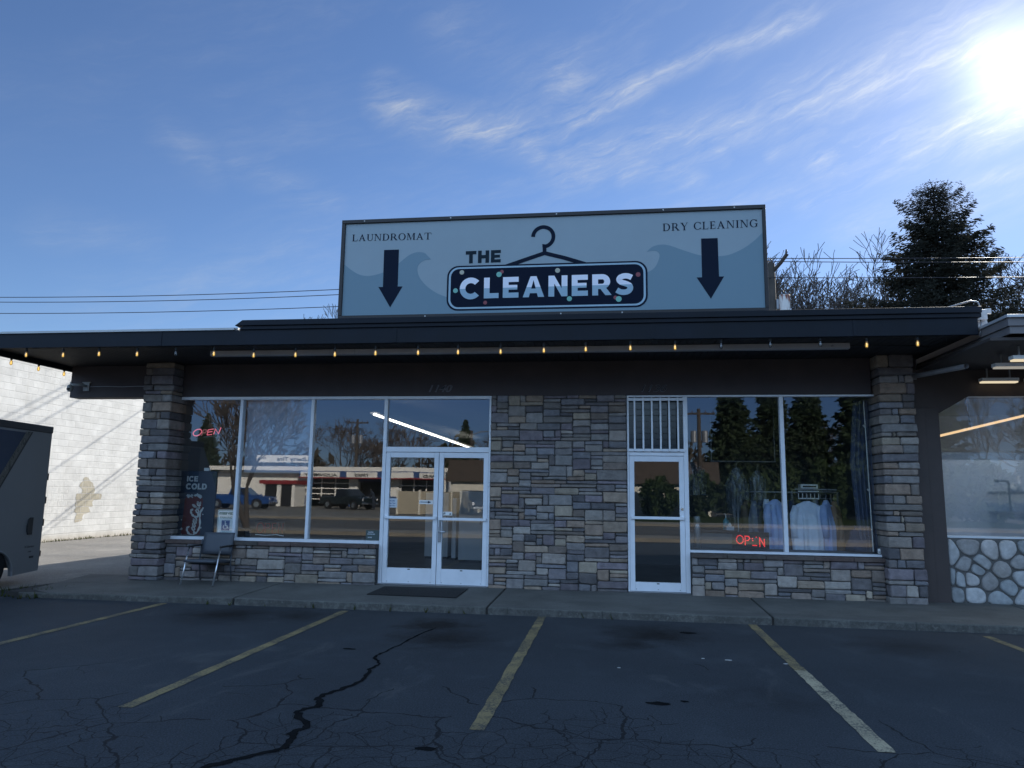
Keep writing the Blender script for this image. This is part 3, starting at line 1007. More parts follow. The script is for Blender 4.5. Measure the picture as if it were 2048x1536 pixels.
# header, roof, soffit, fascia
h_ = MB()
h_.box(-8.93, -7.26, -.02, .25, ZB, ZS - .002)
h_.box(-6.70, 4.85, -.06, .20, ZB, ZS - .002)
h_.box(-7.10, -6.86, .122, .24, ZB + .002, ZS - .004)
h_.box(5.38, 5.54, -.03, .20, 3.03, ZS - .004)
h_.build('header_beam', m_dark_brown, bld)
r_ = MB()
r_.box(-8.98, 5.66, -1.70, 0.24, 3.86, 4.045)
r_.box(-7.2, 5.66, .25, 13.5, 3.70, 4.045)
r_.box(-8.98, -7.21, .241, 3.3, 3.83, 4.045)  # unseen strip of roof added to keep the trailer in shade
r_.build('roof', M('roof_membrane', (.10, .10, .11), .9, 0, .2, 1), bld)
s_ = MB()
x = -8.98
while x < 5.6:
    s_.box(x, min(x + .092, 5.66), -1.70, .24, ZS, 3.858)
    x += .10
s_.build('soffit', m_soffit, bld)
f_ = MB()
f_.box(-9.0, 5.68, -1.75, -1.702, 3.815, 4.045)
f_.box(-9.045, -9.0, -1.75, .24, 3.73, 4.045)
f_.build('fascia', m_fascia, bld, bevel=.004)
f_ = MB()
f_.box(-9.06, -4.86, -1.772, -1.60, 4.047, 4.075)
f_.build('drip_edge', M('light_drip_metal', (.42, .44, .46), .5, .3, .2, 2), bld)
r_ = MB()
r_.box(-9.0, -4.90, -1.58, .2, 4.050, 4.125)
r_.build('gravel_stop', M('roof_edge_metal', (.30, .32, .34), .6, .2, .2, 2), bld)
f_ = MB()
for k, (ya, z0, z1) in enumerate(((-1.80, 4.105, 4.190), (-1.775, 4.047, 4.103))):
    vs_ = [(-4.72, ya, z1), (5.72, ya, z1), (5.72, ya, z0), (-4.84 + k * .06, ya, z0)]
    f_.prism([(v[0], v[2]) for v in vs_], ya, -1.55)
f_.build('cap_board', m_fascia, bld, bevel=.006)
for x in (-6.1, -2.35, 1.4, 4.1):
    f_ = MB()
    f_.box(x, x + .05, -1.757, -1.751, 3.822, 4.04)
    f_.build('joint_strip', m_fascia, bld)

# address numbers on the header
n_ = MB()
wall_text(n_, '1140', -2.22, -.075, 3.315, .155, width=.40, shear=.32, bold=-.006, depth=.006)
n_.build('house_number', M('black_number', (.004, .004, .005), .35, .3, .1, 9), bld)
n_ = MB()
wall_text(n_, '1136', 1.32, -.075, 3.30, .155, width=.40, shear=.32, bold=-.002, depth=.006)
n_.build('house_number', bpy.data.materials['black_number'], bld)
e_ = MB()
wall_text(e_, '1136', 1.317, -.0675, 3.297, .165, width=.41, shear=.32, bold=.002, depth=.002)
wall_text(e_, '1140', -2.223, -.0675, 3.312, .165, width=.41, shear=.32, bold=.004, depth=.002)
e_.build('number_edge', M('grey_number_edge', (.13, .13, .15), .5, .2, .1, 9), bld)

# ---- storefront windows and doors
def frame_bars(mb, bars, y0=-.050, y1=.055):
    for k, (x0, x1, z0, z1) in enumerate(bars):
        mb.box(x0, x1, y0, y1, z0, z1)


def window(bars, panes, pane_mat=None, y=.0, name='window'):
    mb = MB()
    frame_bars(mb, bars)
    w_ = mb.build(name, m_alu, bld, bevel=.003)
    for (x0, x1, z0, z1) in panes:
        p = MB()
        p.add([(x0, y, z0), (x1, y, z0), (x1, y, z1), (x0, y, z1)], [(0, 1, 2, 3)])
        p.build('pane', pane_mat or m_glass, w_)
    return w_


ZT = 3.243
XL = [-6.80, -5.571, -4.267, -2.962]
bars = [(-6.83, -2.935, ZT - .050, ZT), (-6.83, -2.995, .775, .825)]
bars += [(-6.83, -6.785, .827, ZT - .052)] + [(x - .027, x + .027, .827, ZT - .052) for x in XL[1:3]]
W1 = window(bars, [(-6.785, -5.598, .825, ZT - .05), (-5.544, -4.294, .825, ZT - .05), (-4.240, -2.990, .825, ZT - .05)])
bars = [(2.045, 4.93, ZT - .028, ZT), (2.045, 4.93, .765, .800), (3.496 - .03, 3.496 + .03, .802, ZT - .030), (4.90, 4.93, .802, ZT - .030)]
W2 = window(bars, [(2.045, 3.466, .80, ZT - .028), (3.526, 4.90, .80, ZT - .028)])
# entrance frame with transom
bars = [(-2.990, -2.930, .142, ZT - .052), (-1.178, -1.146, .142, ZT - .002), (-2.933, -1.18, ZT - .050, ZT - .001), (-2.928, -1.180, 2.300, 2.385)]
window(bars, [(-2.93, -1.178, 2.385, ZT - .05)], name='transom_window')
bars = [(1.083, 1.115, .142, ZT - .03), (1.975, 2.043, .142, ZT - .03), (1.083, 2.043, ZT - .028, ZT - .001), (1.117, 1.973, 2.265, 2.325)]
W4 = window(bars, [], name='transom_window')
lv = MB()
for k in range(9):
    z = 2.335 + k * .098
    lv.add([(1.118, .000, z), (1.972, .000, z), (1.972, .0045, z + .092), (1.118, .0045, z + .092)], [(0, 1, 2, 3)])
lv.build('louver_glass', glass_mat('louver_glass', (.35, .42, .48), .03), W4)
bb = MB()
for k in range(6):
    x = 1.205 + k * .137
    bb.box(x - .014, x + .014, -.105, -.080, 2.335, 3.20)
bb.box(1.10, 1.99, -.080, -.055, 2.330, 2.375)
bb.box(1.10, 1.99, -.080, -.055, 3.150, 3.195)
bb.build('security_bars', m_alu, W4, bevel=.003)


def door(x0, x1, top, stile, bottom_rail, push_z, name='door', handle=None):
    d_ = MB()
    frame_bars(d_, [(x0, x0 + stile, .155, top), (x1 - stile, x1, .155, top), (x0 + stile + .001, x1 - stile - .001, top - .085, top), (x0 + stile + .001, x1 - stile - .001, .155, .155 + bottom_rail)], -.045, .02)
    dd = d_.build(name, m_alu, bld, bevel=.003)
    p = MB()
    p.add([(x0 + stile, -.01, .155 + bottom_rail), (x1 - stile, -.01, .155 + bottom_rail), (x1 - stile, -.01, top - .085), (x0 + stile, -.01, top - .085)], [(0, 1, 2, 3)])
    p.build('pane', m_glass_door, dd)
    b = MB()
    b.box(x0 + .02, x1 - .015, -.085, -.055, push_z - .022, push_z + .022)
    b.box(x0 + .015, x0 + .055, -.060, -.046, push_z - .03, push_z + .03)
    b.box(x1 - .055, x1 - .01, -.060, -.046, push_z - .03, push_z + .03)
    b.build('push_bar', m_alu, dd, bevel=.004)
    for k in range(3):
        s = MB()
        x = x0 + .09 + k * (x1 - x0 - .18) / 2
        s.lathe([(.0, -.004), (.007, -.003), (.007, .003), (.0, .004)], (x, -.046, .185), 8)
        s.build('screw', m_black, dd)
    s = MB()
    s.box((x0 + x1) / 2 - .02, (x0 + x1) / 2 + .02, -.048, -.044, .155 + bottom_rail - .025, .155 + bottom_rail - .010)
    s.build('label_plate', m_black, dd)
    return dd


DL = door(-2.925, -2.018, 2.292, .075, .245, 1.215)
DR = door(-2.008, -1.182, 2.292, .075, .245, 1.205)
hb = MB()
hb.box(-1.992, -1.945, -.066, -.047, .83, 1.08)
hb.build('lock_plate', m_grey_metal, DR, bevel=.003)
hb = MB()
hb.tube([(-1.968, -.07, 1.0), (-1.968, -.115, 1.0), (-1.86, -.118, .998)], .012, 10)
hb.build('lever_handle', m_chrome, DR, smooth=True)
hb = MB()
hb.lathe([(.0, -.06), (.02, -.058), (.02, .058), (.0, .06)], (-1.968, -.055, 1.13), 10)
hb.build('keypad', m_grey_metal, DR)
DS = door(1.118, 1.972, 2.258, .075, .135, 1.285)
hb = MB()
hb.tube([(1.935, -.046, 1.43), (1.935, -.058, 1.43)], .022, 14)
hb.build('lock_cylinder', m_chrome, DS)
th = MB()
th.box(-2.99, -1.148, -.10, .06, .139, .152)
th.build('threshold', m_grey_metal, bld)
th = MB()
th.box(1.085, 2.043, -.10, .06, .139, .152)
th.build('threshold', m_grey_metal, bld)

# interior shells (seen through the glass)
iw = MB()
iw.box(-7.16, -7.06, .22, 13.4, .1, 3.70)
iw.box(-.35, -.25, .25, 13.4, .1, 3.70)
iw.box(5.40, 5.50, .25, 13.4, .1, 3.70)
iw.box(-7.05, 5.39, 13.30, 13.45, .1, 3.70)
iw.box(-.24, 5.39, 4.6, 4.7, .1, 3.70)
iw.build('interior_wall', m_inwall, bld)
fl = MB(); fl.box(-7.05, 5.39, .16, 13.29, .05, .140); fl.build('interior_floor', m_infloor, bld)
ce = MB(); ce.box(-7.05, 5.39, .21, 13.29, 3.40, 3.69); ce.build('interior_ceiling', M('ceiling_tile', (.28, .29, .30), .9, 0, .08, 2), bld)

# ------------------------------------------------------------------ the next shop on the right
nb = thing('neighbour_shop', 'neighbouring shop with pale fieldstone base, brown post and wide glass front', 'building', (9, 0, 0))
q = MB()
q.box(5.390, 5.582, -.14, .12, .11, 3.02)
q.box(5.590, 5.79, -.11, .12, .11, 3.02)
q.build('post', m_brownpost, nb, bevel=.004)
q = MB()
q.box(5.545, 14.2, -.02, .25, 3.215, 3.62)
q.box(5.385, 5.80, -.05, -.021, 3.022, 3.62)
q.prism([(5.79, 2.93), (6.27, 3.214), (5.555, 3.214), (5.555, 3.022), (5.79, 3.022)], -.03, .10)
q.build('header_beam', m_brownpost, nb)
q = MB()
q.box(5.55, 14.2, -2.30, .25, 3.622, 3.66)
q.build('soffit', M('brown_soffit', (.055, .046, .045), .7, 0, .25, 2), nb)
q = MB()
for (e, z0, z1) in ((.022, 3.785, 3.886), (.0, 3.69, 3.783)):
    q.box(5.745 - e, 14.2, -2.375 - e, -2.35, z0, z1)
    q.box(5.745 - e, 5.775, -2.349, .6, z0, z1)
q.build('fascia', M('grey_trim_paint', (.16, .15, .155), .6, 0, .2, 3), nb, bevel=.004)
q = MB()
q.box(5.70, 14.2, -2.43, 12, 3.887, 3.925)
q.build('roof', M('pale_roof_metal', (.50, .51, .53), .5, .3, .15, 2), nb, bevel=.004)
q = MB()
q.box(5.80, 14.2, -.03, .06, 1.075, 1.105)
q.box(5.80, 14.2, -.02, .05, 3.196, 3.212)
q.build('window_frame', M('white_sill', (.66, .67, .69), .5, 0, .1, 3), nb)
q = MB()
q.add([(5.79, .02, 1.105), (14.2, .02, 1.105), (14.2, .02, 3.2), (5.79, .02, 3.2)], [(0, 1, 2, 3)])
q.build('window_pane', glass_mat('shop_glass', base=.15), nb)


def film_mat():
    m_, N, out = newmat('frosted_film')
    v = N.n('ShaderNodeTexCoord').outputs['Object']
    d = N.n('ShaderNodeBsdfDiffuse', inp={0: (.70, .76, .86, 1)})
    t = N.n('ShaderNodeBsdfTransparent', inp={0: (.85, .88, .92, 1)})
    mx = N.n('ShaderNodeMixShader', inp={0: N.ramp(N.noise(v, 1.2, 4, .6), [(.3, .30), (.7, .38)]), 1: t.outputs[0], 2: d.outputs[0]})
    N.set(out, 0, mx.outputs[0])
    return m_


q = MB()
q.add([(5.80, .030, 1.107), (14.2, .030, 1.107), (14.2, .030, 2.355), (5.80, .030, 2.355)], [(0, 1, 2, 3)])
q.build('frosted_film', film_mat(), nb)
q = MB()
q.box(5.80, 14.2, 5.8, 5.9, .1, 3.6)
q.box(5.80, 14.2, 1.28, 1.36, .1, 2.30)
q.box(5.70, 5.79, .13, 5.9, .1, 3.6)
q.build('interior_wall', M('pale_interior_wall', (.42, .46, .52), .8, 0, .1, 2), nb)
q = MB(); q.box(5.80, 14.2, .06, 5.79, .05, .14); q.build('interior_floor', m_infloor, nb)
q = MB(); q.box(5.9, 13.8, .42, .62, 3.44, 3.50); q.build('added_ceiling_glow', EM('added_shop_glow', (1.0, .93, .84), 7.0), nb)  # hidden glowing bar added behind the header to brighten the shelf wall
q = MB(); q.box(5.80, 14.2, .26, 5.79, 3.52, 3.60); q.build('interior_ceiling', m_white, nb)


def clip(poly, nx, nz, d):
    out = []
    for i in range(len(poly)):
        a, b = poly[i], poly[(i + 1) % len(poly)]
        da, db = a[0] * nx + a[1] * nz - d, b[0] * nx + b[1] * nz - d
        if da <= 0:
            out.append(a)
        if da * db < 0:
            t = da / (da - db)
            out.append((a[0] + (b[0] - a[0]) * t, a[1] + (b[1] - a[1]) * t))
    return out


def fieldstone(x0, x1, z0, z1, y, n):
    pts = [(random.uniform(x0, x1), random.uniform(z0, z1)) for _ in range(n)]
    mb = MB()
    for it in range(4):
        cells = []
        for i, p in enumerate(pts):
            poly = [(x0, z0), (x1, z0), (x1, z1), (x0, z1)]
            for j, q_ in enumerate(pts):
                if i == j or abs(p[0] - q_[0]) > 1.2:
                    continue
                nx, nz = q_[0] - p[0], q_[1] - p[1]
                poly = clip(poly, nx, nz, ((q_[0] ** 2 - p[0] ** 2) + (q_[1] ** 2 - p[1] ** 2)) / 2)
                if len(poly) < 3:
                    break
            cells.append(poly)
        if it < 2:
            pts = [(sum(v[0] for v in c) / len(c), sum(v[1] for v in c) / len(c)) if len(c) >= 3 else p for c, p in zip(cells, pts)]
    for c in cells:
        if len(c) < 3:
            continue
        cx, cz = sum(v[0] for v in c) / len(c), sum(v[1] for v in c) / len(c)
        sz = (sum(math.hypot(v[0] - cx, v[1] - cz) for v in c) / len(c))
        k = max(.3, 1 - .016 / sz)
        c = [(cx + (v[0] - cx) * k, cz + (v[1] - cz) * k) for v in c]
        for _ in range(2):
            c2 = []
            for i in range(len(c)):
                a, b = c[i], c[(i + 1) % len(c)]
                c2 += [(a[0] * .78 + b[0] * .22, a[1] * .78 + b[1] * .22), (a[0] * .22 + b[0] * .78, a[1] * .22 + b[1] * .78)]
            c = c2
        g_ = random.uniform(.28, .50)
        w_ = random.uniform(-.02, .03)
        mb.col = (g_ + w_, g_, g_ - w_ * .6)
        m_n = len(c)
        vs_, dep = [], random.uniform(.045, .065)
        for s_, d_ in ((1.0, 0.0), (.985, .5), (.93, .80), (.80, .95), (.5, 1.0)):
            vs_ += [(cx + (v[0] - cx) * s_, y - dep * d_, cz + (v[1] - cz) * s_) for v in c]
        fs_ = []
        for r in range(4):
            fs_ += [(r * m_n + i, r * m_n + (i + 1) % m_n, (r + 1) * m_n + (i + 1) % m_n, (r + 1) * m_n + i) for i in range(m_n)]
        fs_.append(tuple(range(4 * m_n, 5 * m_n)))
        mb.add(vs_, fs_)
    mb.build('fieldstone_wall', m_field, nb, smooth=True)


fieldstone(5.80, 9.4, .11, 1.07, -.02, 54)
q = MB(); q.box(5.795, 14.2, -.03, .15, .08, 1.072); q.build('wall_core', m_mortar2, nb)

# ------------------------------------------------------------------ white block building on the left
def cmu_mat(name, base, mort, peel=0.0):
    m_, N, out = newmat(name)
    v = N.n('ShaderNodeTexCoord').outputs['Object']
    sp = N.n('ShaderNodeSeparateXYZ', inp={0: v})
    uv = N.n('ShaderNodeCombineXYZ', inp={0: sp.outputs[1], 1: sp.outputs[2], 2: 0.0}).outputs[0]
    br = N.n('ShaderNodeTexBrick', offset=.5, inp={'Vector': uv, 'Scale': 1.0, 'Mortar Size': .011, 'Mortar Smooth': .4, 'Brick Width': .406, 'Row Height': .203,
                                                   'Color1': (1, 1, 1, 1), 'Color2': (.88, .88, .88, 1), 'Mortar': (.75, .75, .75, 1)})
    n1 = N.noise(v, 2.0, 7, .65)
    c = N.mix(1.0, (*base, 1), br.outputs[0], 'MULTIPLY')
    c = N.mix(br.outputs['Fac'], c, (*mort, 1))
    edge = N.n('ShaderNodeTexBrick', offset=.5, inp={'Vector': N.mapping(uv, loc=(.006, -.004, 0)), 'Scale': 1.0, 'Mortar Size': .005, 'Mortar Smooth': .1, 'Brick Width': .406, 'Row Height': .203})
    c = N.mix(N.math('MULTIPLY', edge.outputs['Fac'], .30), c, (.22, .22, .22))
    c = N.mix(1.0, c, N.ramp(n1, [(.3, .80), (.7, 1.07)]), 'MULTIPLY')
    streak = N.noise(N.mapping(v, scale=(1, 1.6, .10)), 3.0, 6, .7)
    c = N.mix(N.ramp(streak, [(.55, 0.0), (.75, .28)]), c, (.40, .38, .34))
    low = N.math('SUBTRACT', 1.0, N.math('MULTIPLY', sp.outputs[2], 4.0), clamp=True)
    c = N.mix(N.math('MULTIPLY', low, .6), c, (.36, .30, .22))
    b = N.n('ShaderNodeBsdfPrincipled', inp={'Base Color': c, 'Roughness': .85})
    blister = N.math('MULTIPLY', N.ramp(N.noise(v, .35, 2, .5), [(.42, 0.0), (.62, 1.0)]), N.ramp(N.noise(v, 9, 6, .75, .8), [(.44, 0.0), (.52, 1.0)]))
    h = N.math('ADD', N.math('MULTIPLY', br.outputs['Fac'], -1.0), N.math('MULTIPLY', blister, .55))
    h = N.math('ADD', h, N.math('MULTIPLY', N.noise(v, 30, 4, .6), .15))
    N.set(b, 'Normal', N.n('ShaderNodeBump', inp={'Strength': .8, 'Distance': .012, 'Height': h}).outputs[0])
    N.set(out, 0, b.outputs[0])
    return m_


wb = thing('white_block_building', 'white painted block building with a peeled bare patch low on its wall', 'building', (-22, 12, 0))
q = MB()
q.box(-30, -15.8, -1.0, 26, -.05, 5.3)
q.build('wall', cmu_mat('white_painted_block', (.58, .58, .565), (.64, .64, .62)), wb)
q = MB()
q.box(-30.1, -15.7, -1.1, 26.1, 5.301, 5.40)
q.build('parapet_cap', m_grey_metal, wb)
pa = MB()
edge_l = [(9.16, .52), (9.14, .62), (9.20, .80), (9.10, .86), (9.14, 1.0), (9.09, 1.06), (9.13, 1.21), (9.11, 1.26), (9.12, 1.41), (9.33, 1.43), (9.36, 1.52), (9.30, 1.60), (9.22, 1.66), (9.25, 1.74), (9.34, 1.80), (9.37, 1.90), (9.45, 1.94)]
edge_r = [(9.60, 1.92), (9.66, 1.83), (9.80, 1.76), (9.84, 1.68), (9.90, 1.62), (9.94, 1.50), (9.90, 1.43), (10.22, 1.41), (10.27, 1.32), (10.20, 1.23), (9.93, 1.21), (9.86, 1.12), (9.90, 1.02), (9.72, .98), (9.80, .88), (9.78, .82), (9.55, .78), (9.47, .68), (9.49, .60), (9.40, .55)]
pp_ = spline(edge_l, 4) + spline(edge_r, 4)
pp_ = [(y + random.uniform(-.012, .012), z + random.uniform(-.010, .010)) for y, z in pp_]
pa.add([(-15.795, y, z) for y, z in pp_], [tuple(range(len(pp_)))])
pa.build('bare_patch', cmu_mat('bare_block', (.40, .365, .285), (.52, .50, .46)), wb)

# ------------------------------------------------------------------ roof sign
SY = -1.65
sg = thing('roof_sign', 'long pale blue rooftop sign board with a hanger logo and two down arrows', 'sign', (-.1, SY, 4.2))
m_navy = M('navy_print', (.008, .014, .030), .8, 0, .05, 3, spec=.12)
q = MB()
q.box(-3.205, 2.985, SY + .008, SY + .40, 4.262, 5.712)
q.build('sign_face', M('pale_blue_print', (.255, .325, .370), .5, 0, .10, .9), sg)
q = MB()
q.box(-3.262, 3.032, SY - .022, SY + .42, 5.714, 5.770)
q.box(-3.262, 3.032, SY - .022, SY + .42, 4.195, 4.260)
q.box(-3.262, -3.207, SY - .020, SY + .42, 4.262, 5.712)
q.box(2.987, 3.032, SY - .020, SY + .42, 4.262, 5.712)
q.build('sign_frame', M('dark_sign_frame', (.022, .020, .022), .5, .2, .35, 3), sg, bevel=.004)
bolt_m = M('pale_bolt', (.45, .45, .45), .5, .3, .1, 9)
for (x, z) in ((-2.9, 5.742), (-1.55, 5.742), (.05, 5.742), (1.6, 5.742), (2.6, 5.742), (-1.9, 4.228), (.12, 4.228), (1.0, 4.228)):
    q = MB(); q.box(x - .009, x + .009, SY - .028, SY - .0221, z - .009, z + .009); q.build('bolt', bolt_m, sg)
m_wave = M('wave_blue_print', (.135, .225, .285), .5, 0, .05, .8)
wvl = [(-3.2, 5.07), (-3.06, 4.96), (-2.93, 4.895), (-2.78, 4.88), (-2.6, 4.92), (-2.43, 4.99), (-2.31, 5.09), (-2.18, 5.19), (-2.06, 5.23), (-1.95, 5.215)]
tip = [(-1.90, 5.17), (-1.84, 5.11)]
inner = [(-1.84, 5.11), (-1.94, 5.10), (-2.02, 5.05), (-2.05, 4.96), (-2.01, 4.83), (-1.9, 4.70), (-1.73, 4.58), (-1.55, 4.51)]
wl_ = spline(wvl + tip, 5) + spline(inner, 5)[1:]
wr_ = spline([(1.30, 4.80), (1.36, 4.82), (1.45, 4.87), (1.51, 4.96), (1.54, 5.08), (1.48, 5.14), (1.36, 5.13)], 5) + \
    spline([(1.36, 5.13), (1.44, 5.20), (1.56, 5.23), (1.69, 5.21), (1.89, 5.13), (2.12, 5.05), (2.33, 5.03), (2.52, 5.05), (2.72, 5.14), (2.87, 5.25), (2.982, 5.36)], 5)[1:]
q = MB()
q.prism([(-3.2, 4.264)] + wl_ + [(-1.45, 4.48), (1.25, 4.6)] + wr_ + [(2.982, 4.264)], SY + .0055, SY + .009)
q.build('wave', m_wave, sg)
q = MB()
for pts in ([(-2.58, 5.28), (-2.348, 5.28), (-2.345, 4.70), (-2.27, 4.70), (-2.45, 4.38), (-2.645, 4.70), (-2.575, 4.70)],
            [(2.13, 5.30), (2.36, 5.30), (2.365, 4.73), (2.435, 4.73), (2.245, 4.41), (2.055, 4.725), (2.13, 4.725)]):
    q = MB()
    q.prism(pts, SY + .002, SY + .0055)
    q.build('arrow', m_navy, sg)
# hanger
q = MB()
arc = [(-.148 + .152 * math.cos(rad(a)) , 5.405 + .152 * math.sin(rad(a))) for a in range(178, -80, -12)]
hook = arc + [(-.13, 5.262), (-.128, 5.235), (-.126, 5.165)]
add_stroke(q, hook, .056, SY + .0030, SY + .006)
add_stroke(q, [(-.70, 4.968), (-.42, 5.06), (-.127, 5.155), (.16, 5.075), (.48, 4.968)], .058, SY + .0024, SY + .0056)
q.build('hanger_logo', m_navy, sg)


def rrect(x0, x1, z0, z1, r, n=8):
    out = []
    for cx, cz, a0 in ((x1 - r, z1 - r, 0), (x0 + r, z1 - r, 90), (x0 + r, z0 + r, 180), (x1 - r, z0 + r, 270)):
        out += [(cx + r * math.cos(rad(a0 + 90 * i / n)), cz + r * math.sin(rad(a0 + 90 * i / n))) for i in range(n + 1)]
    return out


q = MB(); q.prism(rrect(-1.585, 1.365, 4.308, 4.995, .17), SY + .0010, SY + .006); q.build('panel_border', m_navy, sg)
q = MB(); q.prism(rrect(-1.558, 1.338, 4.332, 4.971, .150), SY + .0000, SY + .001); q.build('panel_line', M('pale_line_print', (.30, .44, .54), .5, 0, .05, 1), sg)
q = MB(); q.prism(rrect(-1.528, 1.308, 4.358, 4.946, .125), SY - .0010, SY + .0); q.build('panel', M('deep_navy_print', (.006, .011, .026), .8, 0, .05, 1, spec=.12), sg)


def split_mat():
    m_, N, out = newmat('two_tone_print')
    v = N.n('ShaderNodeTexCoord').outputs['Object']
    sp = N.n('ShaderNodeSeparateXYZ', inp={0: v})
    zz = N.math('SUBTRACT', sp.outputs[2], N.math('MULTIPLY', sp.outputs[0], .004))
    up = N.math('GREATER_THAN', zz, .442)
    c = N.mix(up, (.27, .40, .50), (.74, .76, .86))
    b = N.n('ShaderNodeBsdfPrincipled', inp={'Base Color': c, 'Roughness': .5})
    N.set(out, 0, b.outputs[0])
    return m_


q = MB()
LT = Letters(q, SY - .001, .002)
LT.word('CLEANERS', -1.385, 4.483, 1.165, 4.495, .315, 'sans', gap=.20, w=.27)
q.build('shop_name', split_mat(), sg)
q = MB()
LT = Letters(q, SY + .006, .003)
LT.word('THE', -1.31, 5.03, -.78, 5.035, .190, 'sans', gap=.14, w=.27)
q.build('lettering', M('dark_teal_print', (.014, .026, .038), .8, 0, .05, 3, spec=.12), sg)
q = MB()
LT = Letters(q, SY + .007, .003)
LT.word('LAUNDROMAT', -3.095, 5.437, -1.852, 5.425, .106, 'serif', gap=.14)
q.build('lettering', m_navy, sg)
q = MB()
LT = Letters(q, SY + .007, .003)
LT.word('DRY CLEANING', 1.592, 5.432, 2.925, 5.448, .112, 'serif', gap=.16)
q.build('lettering', m_navy, sg)
for nm, col, dots in (('green_dot', (.16, .42, .36), ((-.80, 4.845, .040), (-1.452, 4.613, .036), (.242, 4.452, .037), (.952, 4.432, .042))),
                      ('red_dot', (.22, .045, .060), ((-.758, 4.885, .028), (-1.0, 4.42, .029), (1.232, 4.79, .034), (.905, 4.455, .028))),
                      ('cream_dot', (.42, .41, .33), ((-1.362, 4.892, .034), (.068, 4.882, .036)))):
    dm = M(nm + '_print', col, .5, 0, .05, 3)
    for k, (x, z, r_) in enumerate(dots):
        q = MB()
        q.prism([(x + r_ * math.cos(rad(a)), z + r_ * math.sin(rad(a))) for a in range(0, 360, 15)], SY - (.0036 if nm == 'green_dot' else .0030), SY - .001)
        q.build(nm, dm, sg)

# ------------------------------------------------------------------ string lights
stl = thing('string_lights', 'string of amber bulbs hung along the dark roof edge', 'string lights', (0, -1.70, 3.8))
m_cable = M('black_cable', (.012, .012, .013), .6, 0, .2, 20)
m_bulb = None


def bulb_glass(name, tint, emit):
    m_, N, out = newmat(name)
    t = N.n('ShaderNodeBsdfTransparent', inp={0: (*tint, 1)})
    g_ = N.n('ShaderNodeBsdfGlossy', inp={'Roughness': .05})
    a = N.n('ShaderNodeMixShader', inp={0: .12, 1: t.outputs[0], 2: g_.outputs[0]})
    if emit:
        e = N.n('ShaderNodeEmission', inp={0: (1.0, .74, .32, 1), 1: emit})
        s_ = N.n('ShaderNodeAddShader', inp={0: a.outputs[0], 1: e.outputs[0]})
        N.set(out, 0, s_.outputs[0])
    else:
        N.set(out, 0, a.outputs[0])
    return m_


m_bulb_on = bulb_glass('amber_bulb_glass', (.75, .60, .32), .045)
m_bulb_off = bulb_glass('clear_bulb_glass', (.55, .58, .60), 0)
m_fil = EM('bulb_filament', (1.0, .76, .34), 1.2)
BULBS = [(-8.4, 3.71, 1), (-7.75, 3.70, 1), (-7.13, 3.71, 1), (-6.48, 3.70, 1), (-5.83, 3.70, 0), (-5.20, 3.69, 1), (-4.55, 3.66, 1), (-3.88, 3.66, 1), (-3.26, 3.66, 1), (-2.63, 3.67, 1), (-1.98, 3.67, 1),
         (-1.38, 3.67, 1), (-.75, 3.67, 1), (-.12, 3.68, 1), (.48, 3.69, 1), (1.11, 3.70, 1), (1.73, 3.70, 1), (2.36, 3.71, 0), (3.02, 3.72, 0), (3.68, 3.72, 0), (4.28, 3.70, 1), (4.93, 3.71, 1)]
spots = [(x, -1.70, z, on) for x, z, on in BULBS] + [(-9.0, -1.32, 3.655, 1), (-9.0, -.73, 3.655, 1), (-9.0, -.13, 3.66, 1)]
for (x, y, z, on) in spots:
    b = MB()
    b.lathe([(.002, -.040), (.013, -.036), (.022, -.018), (.0245, 0.0), (.021, .020), (.013, .040), (.012, .050)], (x, y, z), 14)
    bo = b.build('bulb', m_bulb_on if on else m_bulb_off, stl, smooth=True)
    if on:
        f = MB()
        f.tube([(x - .006, y, z - .022), (x - .003, y, z + .028)], .0055, 6)
        f.tube([(x + .006, y, z - .022), (x + .003, y, z + .028)], .0055, 6)
        f.build('filament', m_fil, bo)
    s_ = MB()
    s_.lathe([(.010, .047), (.018, .05), (.018, .085), (.012, .10), (.006, .105)], (x, y, z), 10)
    s_.build('socket', m_rubber, bo)
cbl = MB()
top = 3.822
pth = [(-9.0, .10, 3.735), (-9.0, -.13, 3.76), (-9.0, -.43, 3.728), (-9.0, -.73, 3.758), (-9.0, -1.03, 3.728), (-9.0, -1.32, 3.758)]
cbl.tube(pth, .005, 5)
row = []
prev = None
for (x, z, on) in BULBS:
    if prev is not None:
        row.append(((prev + x) / 2, -1.70, top - .012 - random.uniform(0, .02)))
    row.append((x, -1.70, top - .004))
    prev = x
cbl.tube([(-9.0, -1.70, top)] + row + [(5.3, -1.70, top - .01), (5.5, -1.2, 3.80)], .005, 5)
for (x, y, z, on) in spots:
    t_ = top - .004 if y == -1.70 else 3.758
    cbl.tube([(x, y, t_), (x + .002, y, z + .10)], .0045, 5)
cbl.build('cord', m_cable, stl, smooth=True)

# ------------------------------------------------------------------ light fitting under the soffit
fx = thing('strip_light', 'long unlit grey strip light housing under the dark soffit', 'light fixture', (-.65, -1.25, 3.7))
q = MB()
q.prism([(-5.50, 3.819), (4.19, 3.819), (4.19, 3.762), (4.19, 3.735), (-5.50, 3.735), (-5.50, 3.762)], -1.30, -1.20)
q.build('housing', M('pale_housing_metal', (.42, .42, .44), .5, .1, .15, 2), fx, bevel=.006)
q = MB()
for x in (-3.1, -.7, 1.75):
    q.box(x - .003, x + .003, -1.304, -1.196, 3.733, 3.818)
q.lathe([(.0, -.01), (.018, -.01), (.018, .01), (0, .01)], (3.95, -1.296, 3.775), 12)
q.build('joint_cover', m_grey_metal, fx)
q = MB()
q.tube([(4.19, -1.25, 3.79), (4.5, -1.20, 3.80), (4.9, -1.1, 3.81), (5.35, -1.0, 3.81)], .007, 6)
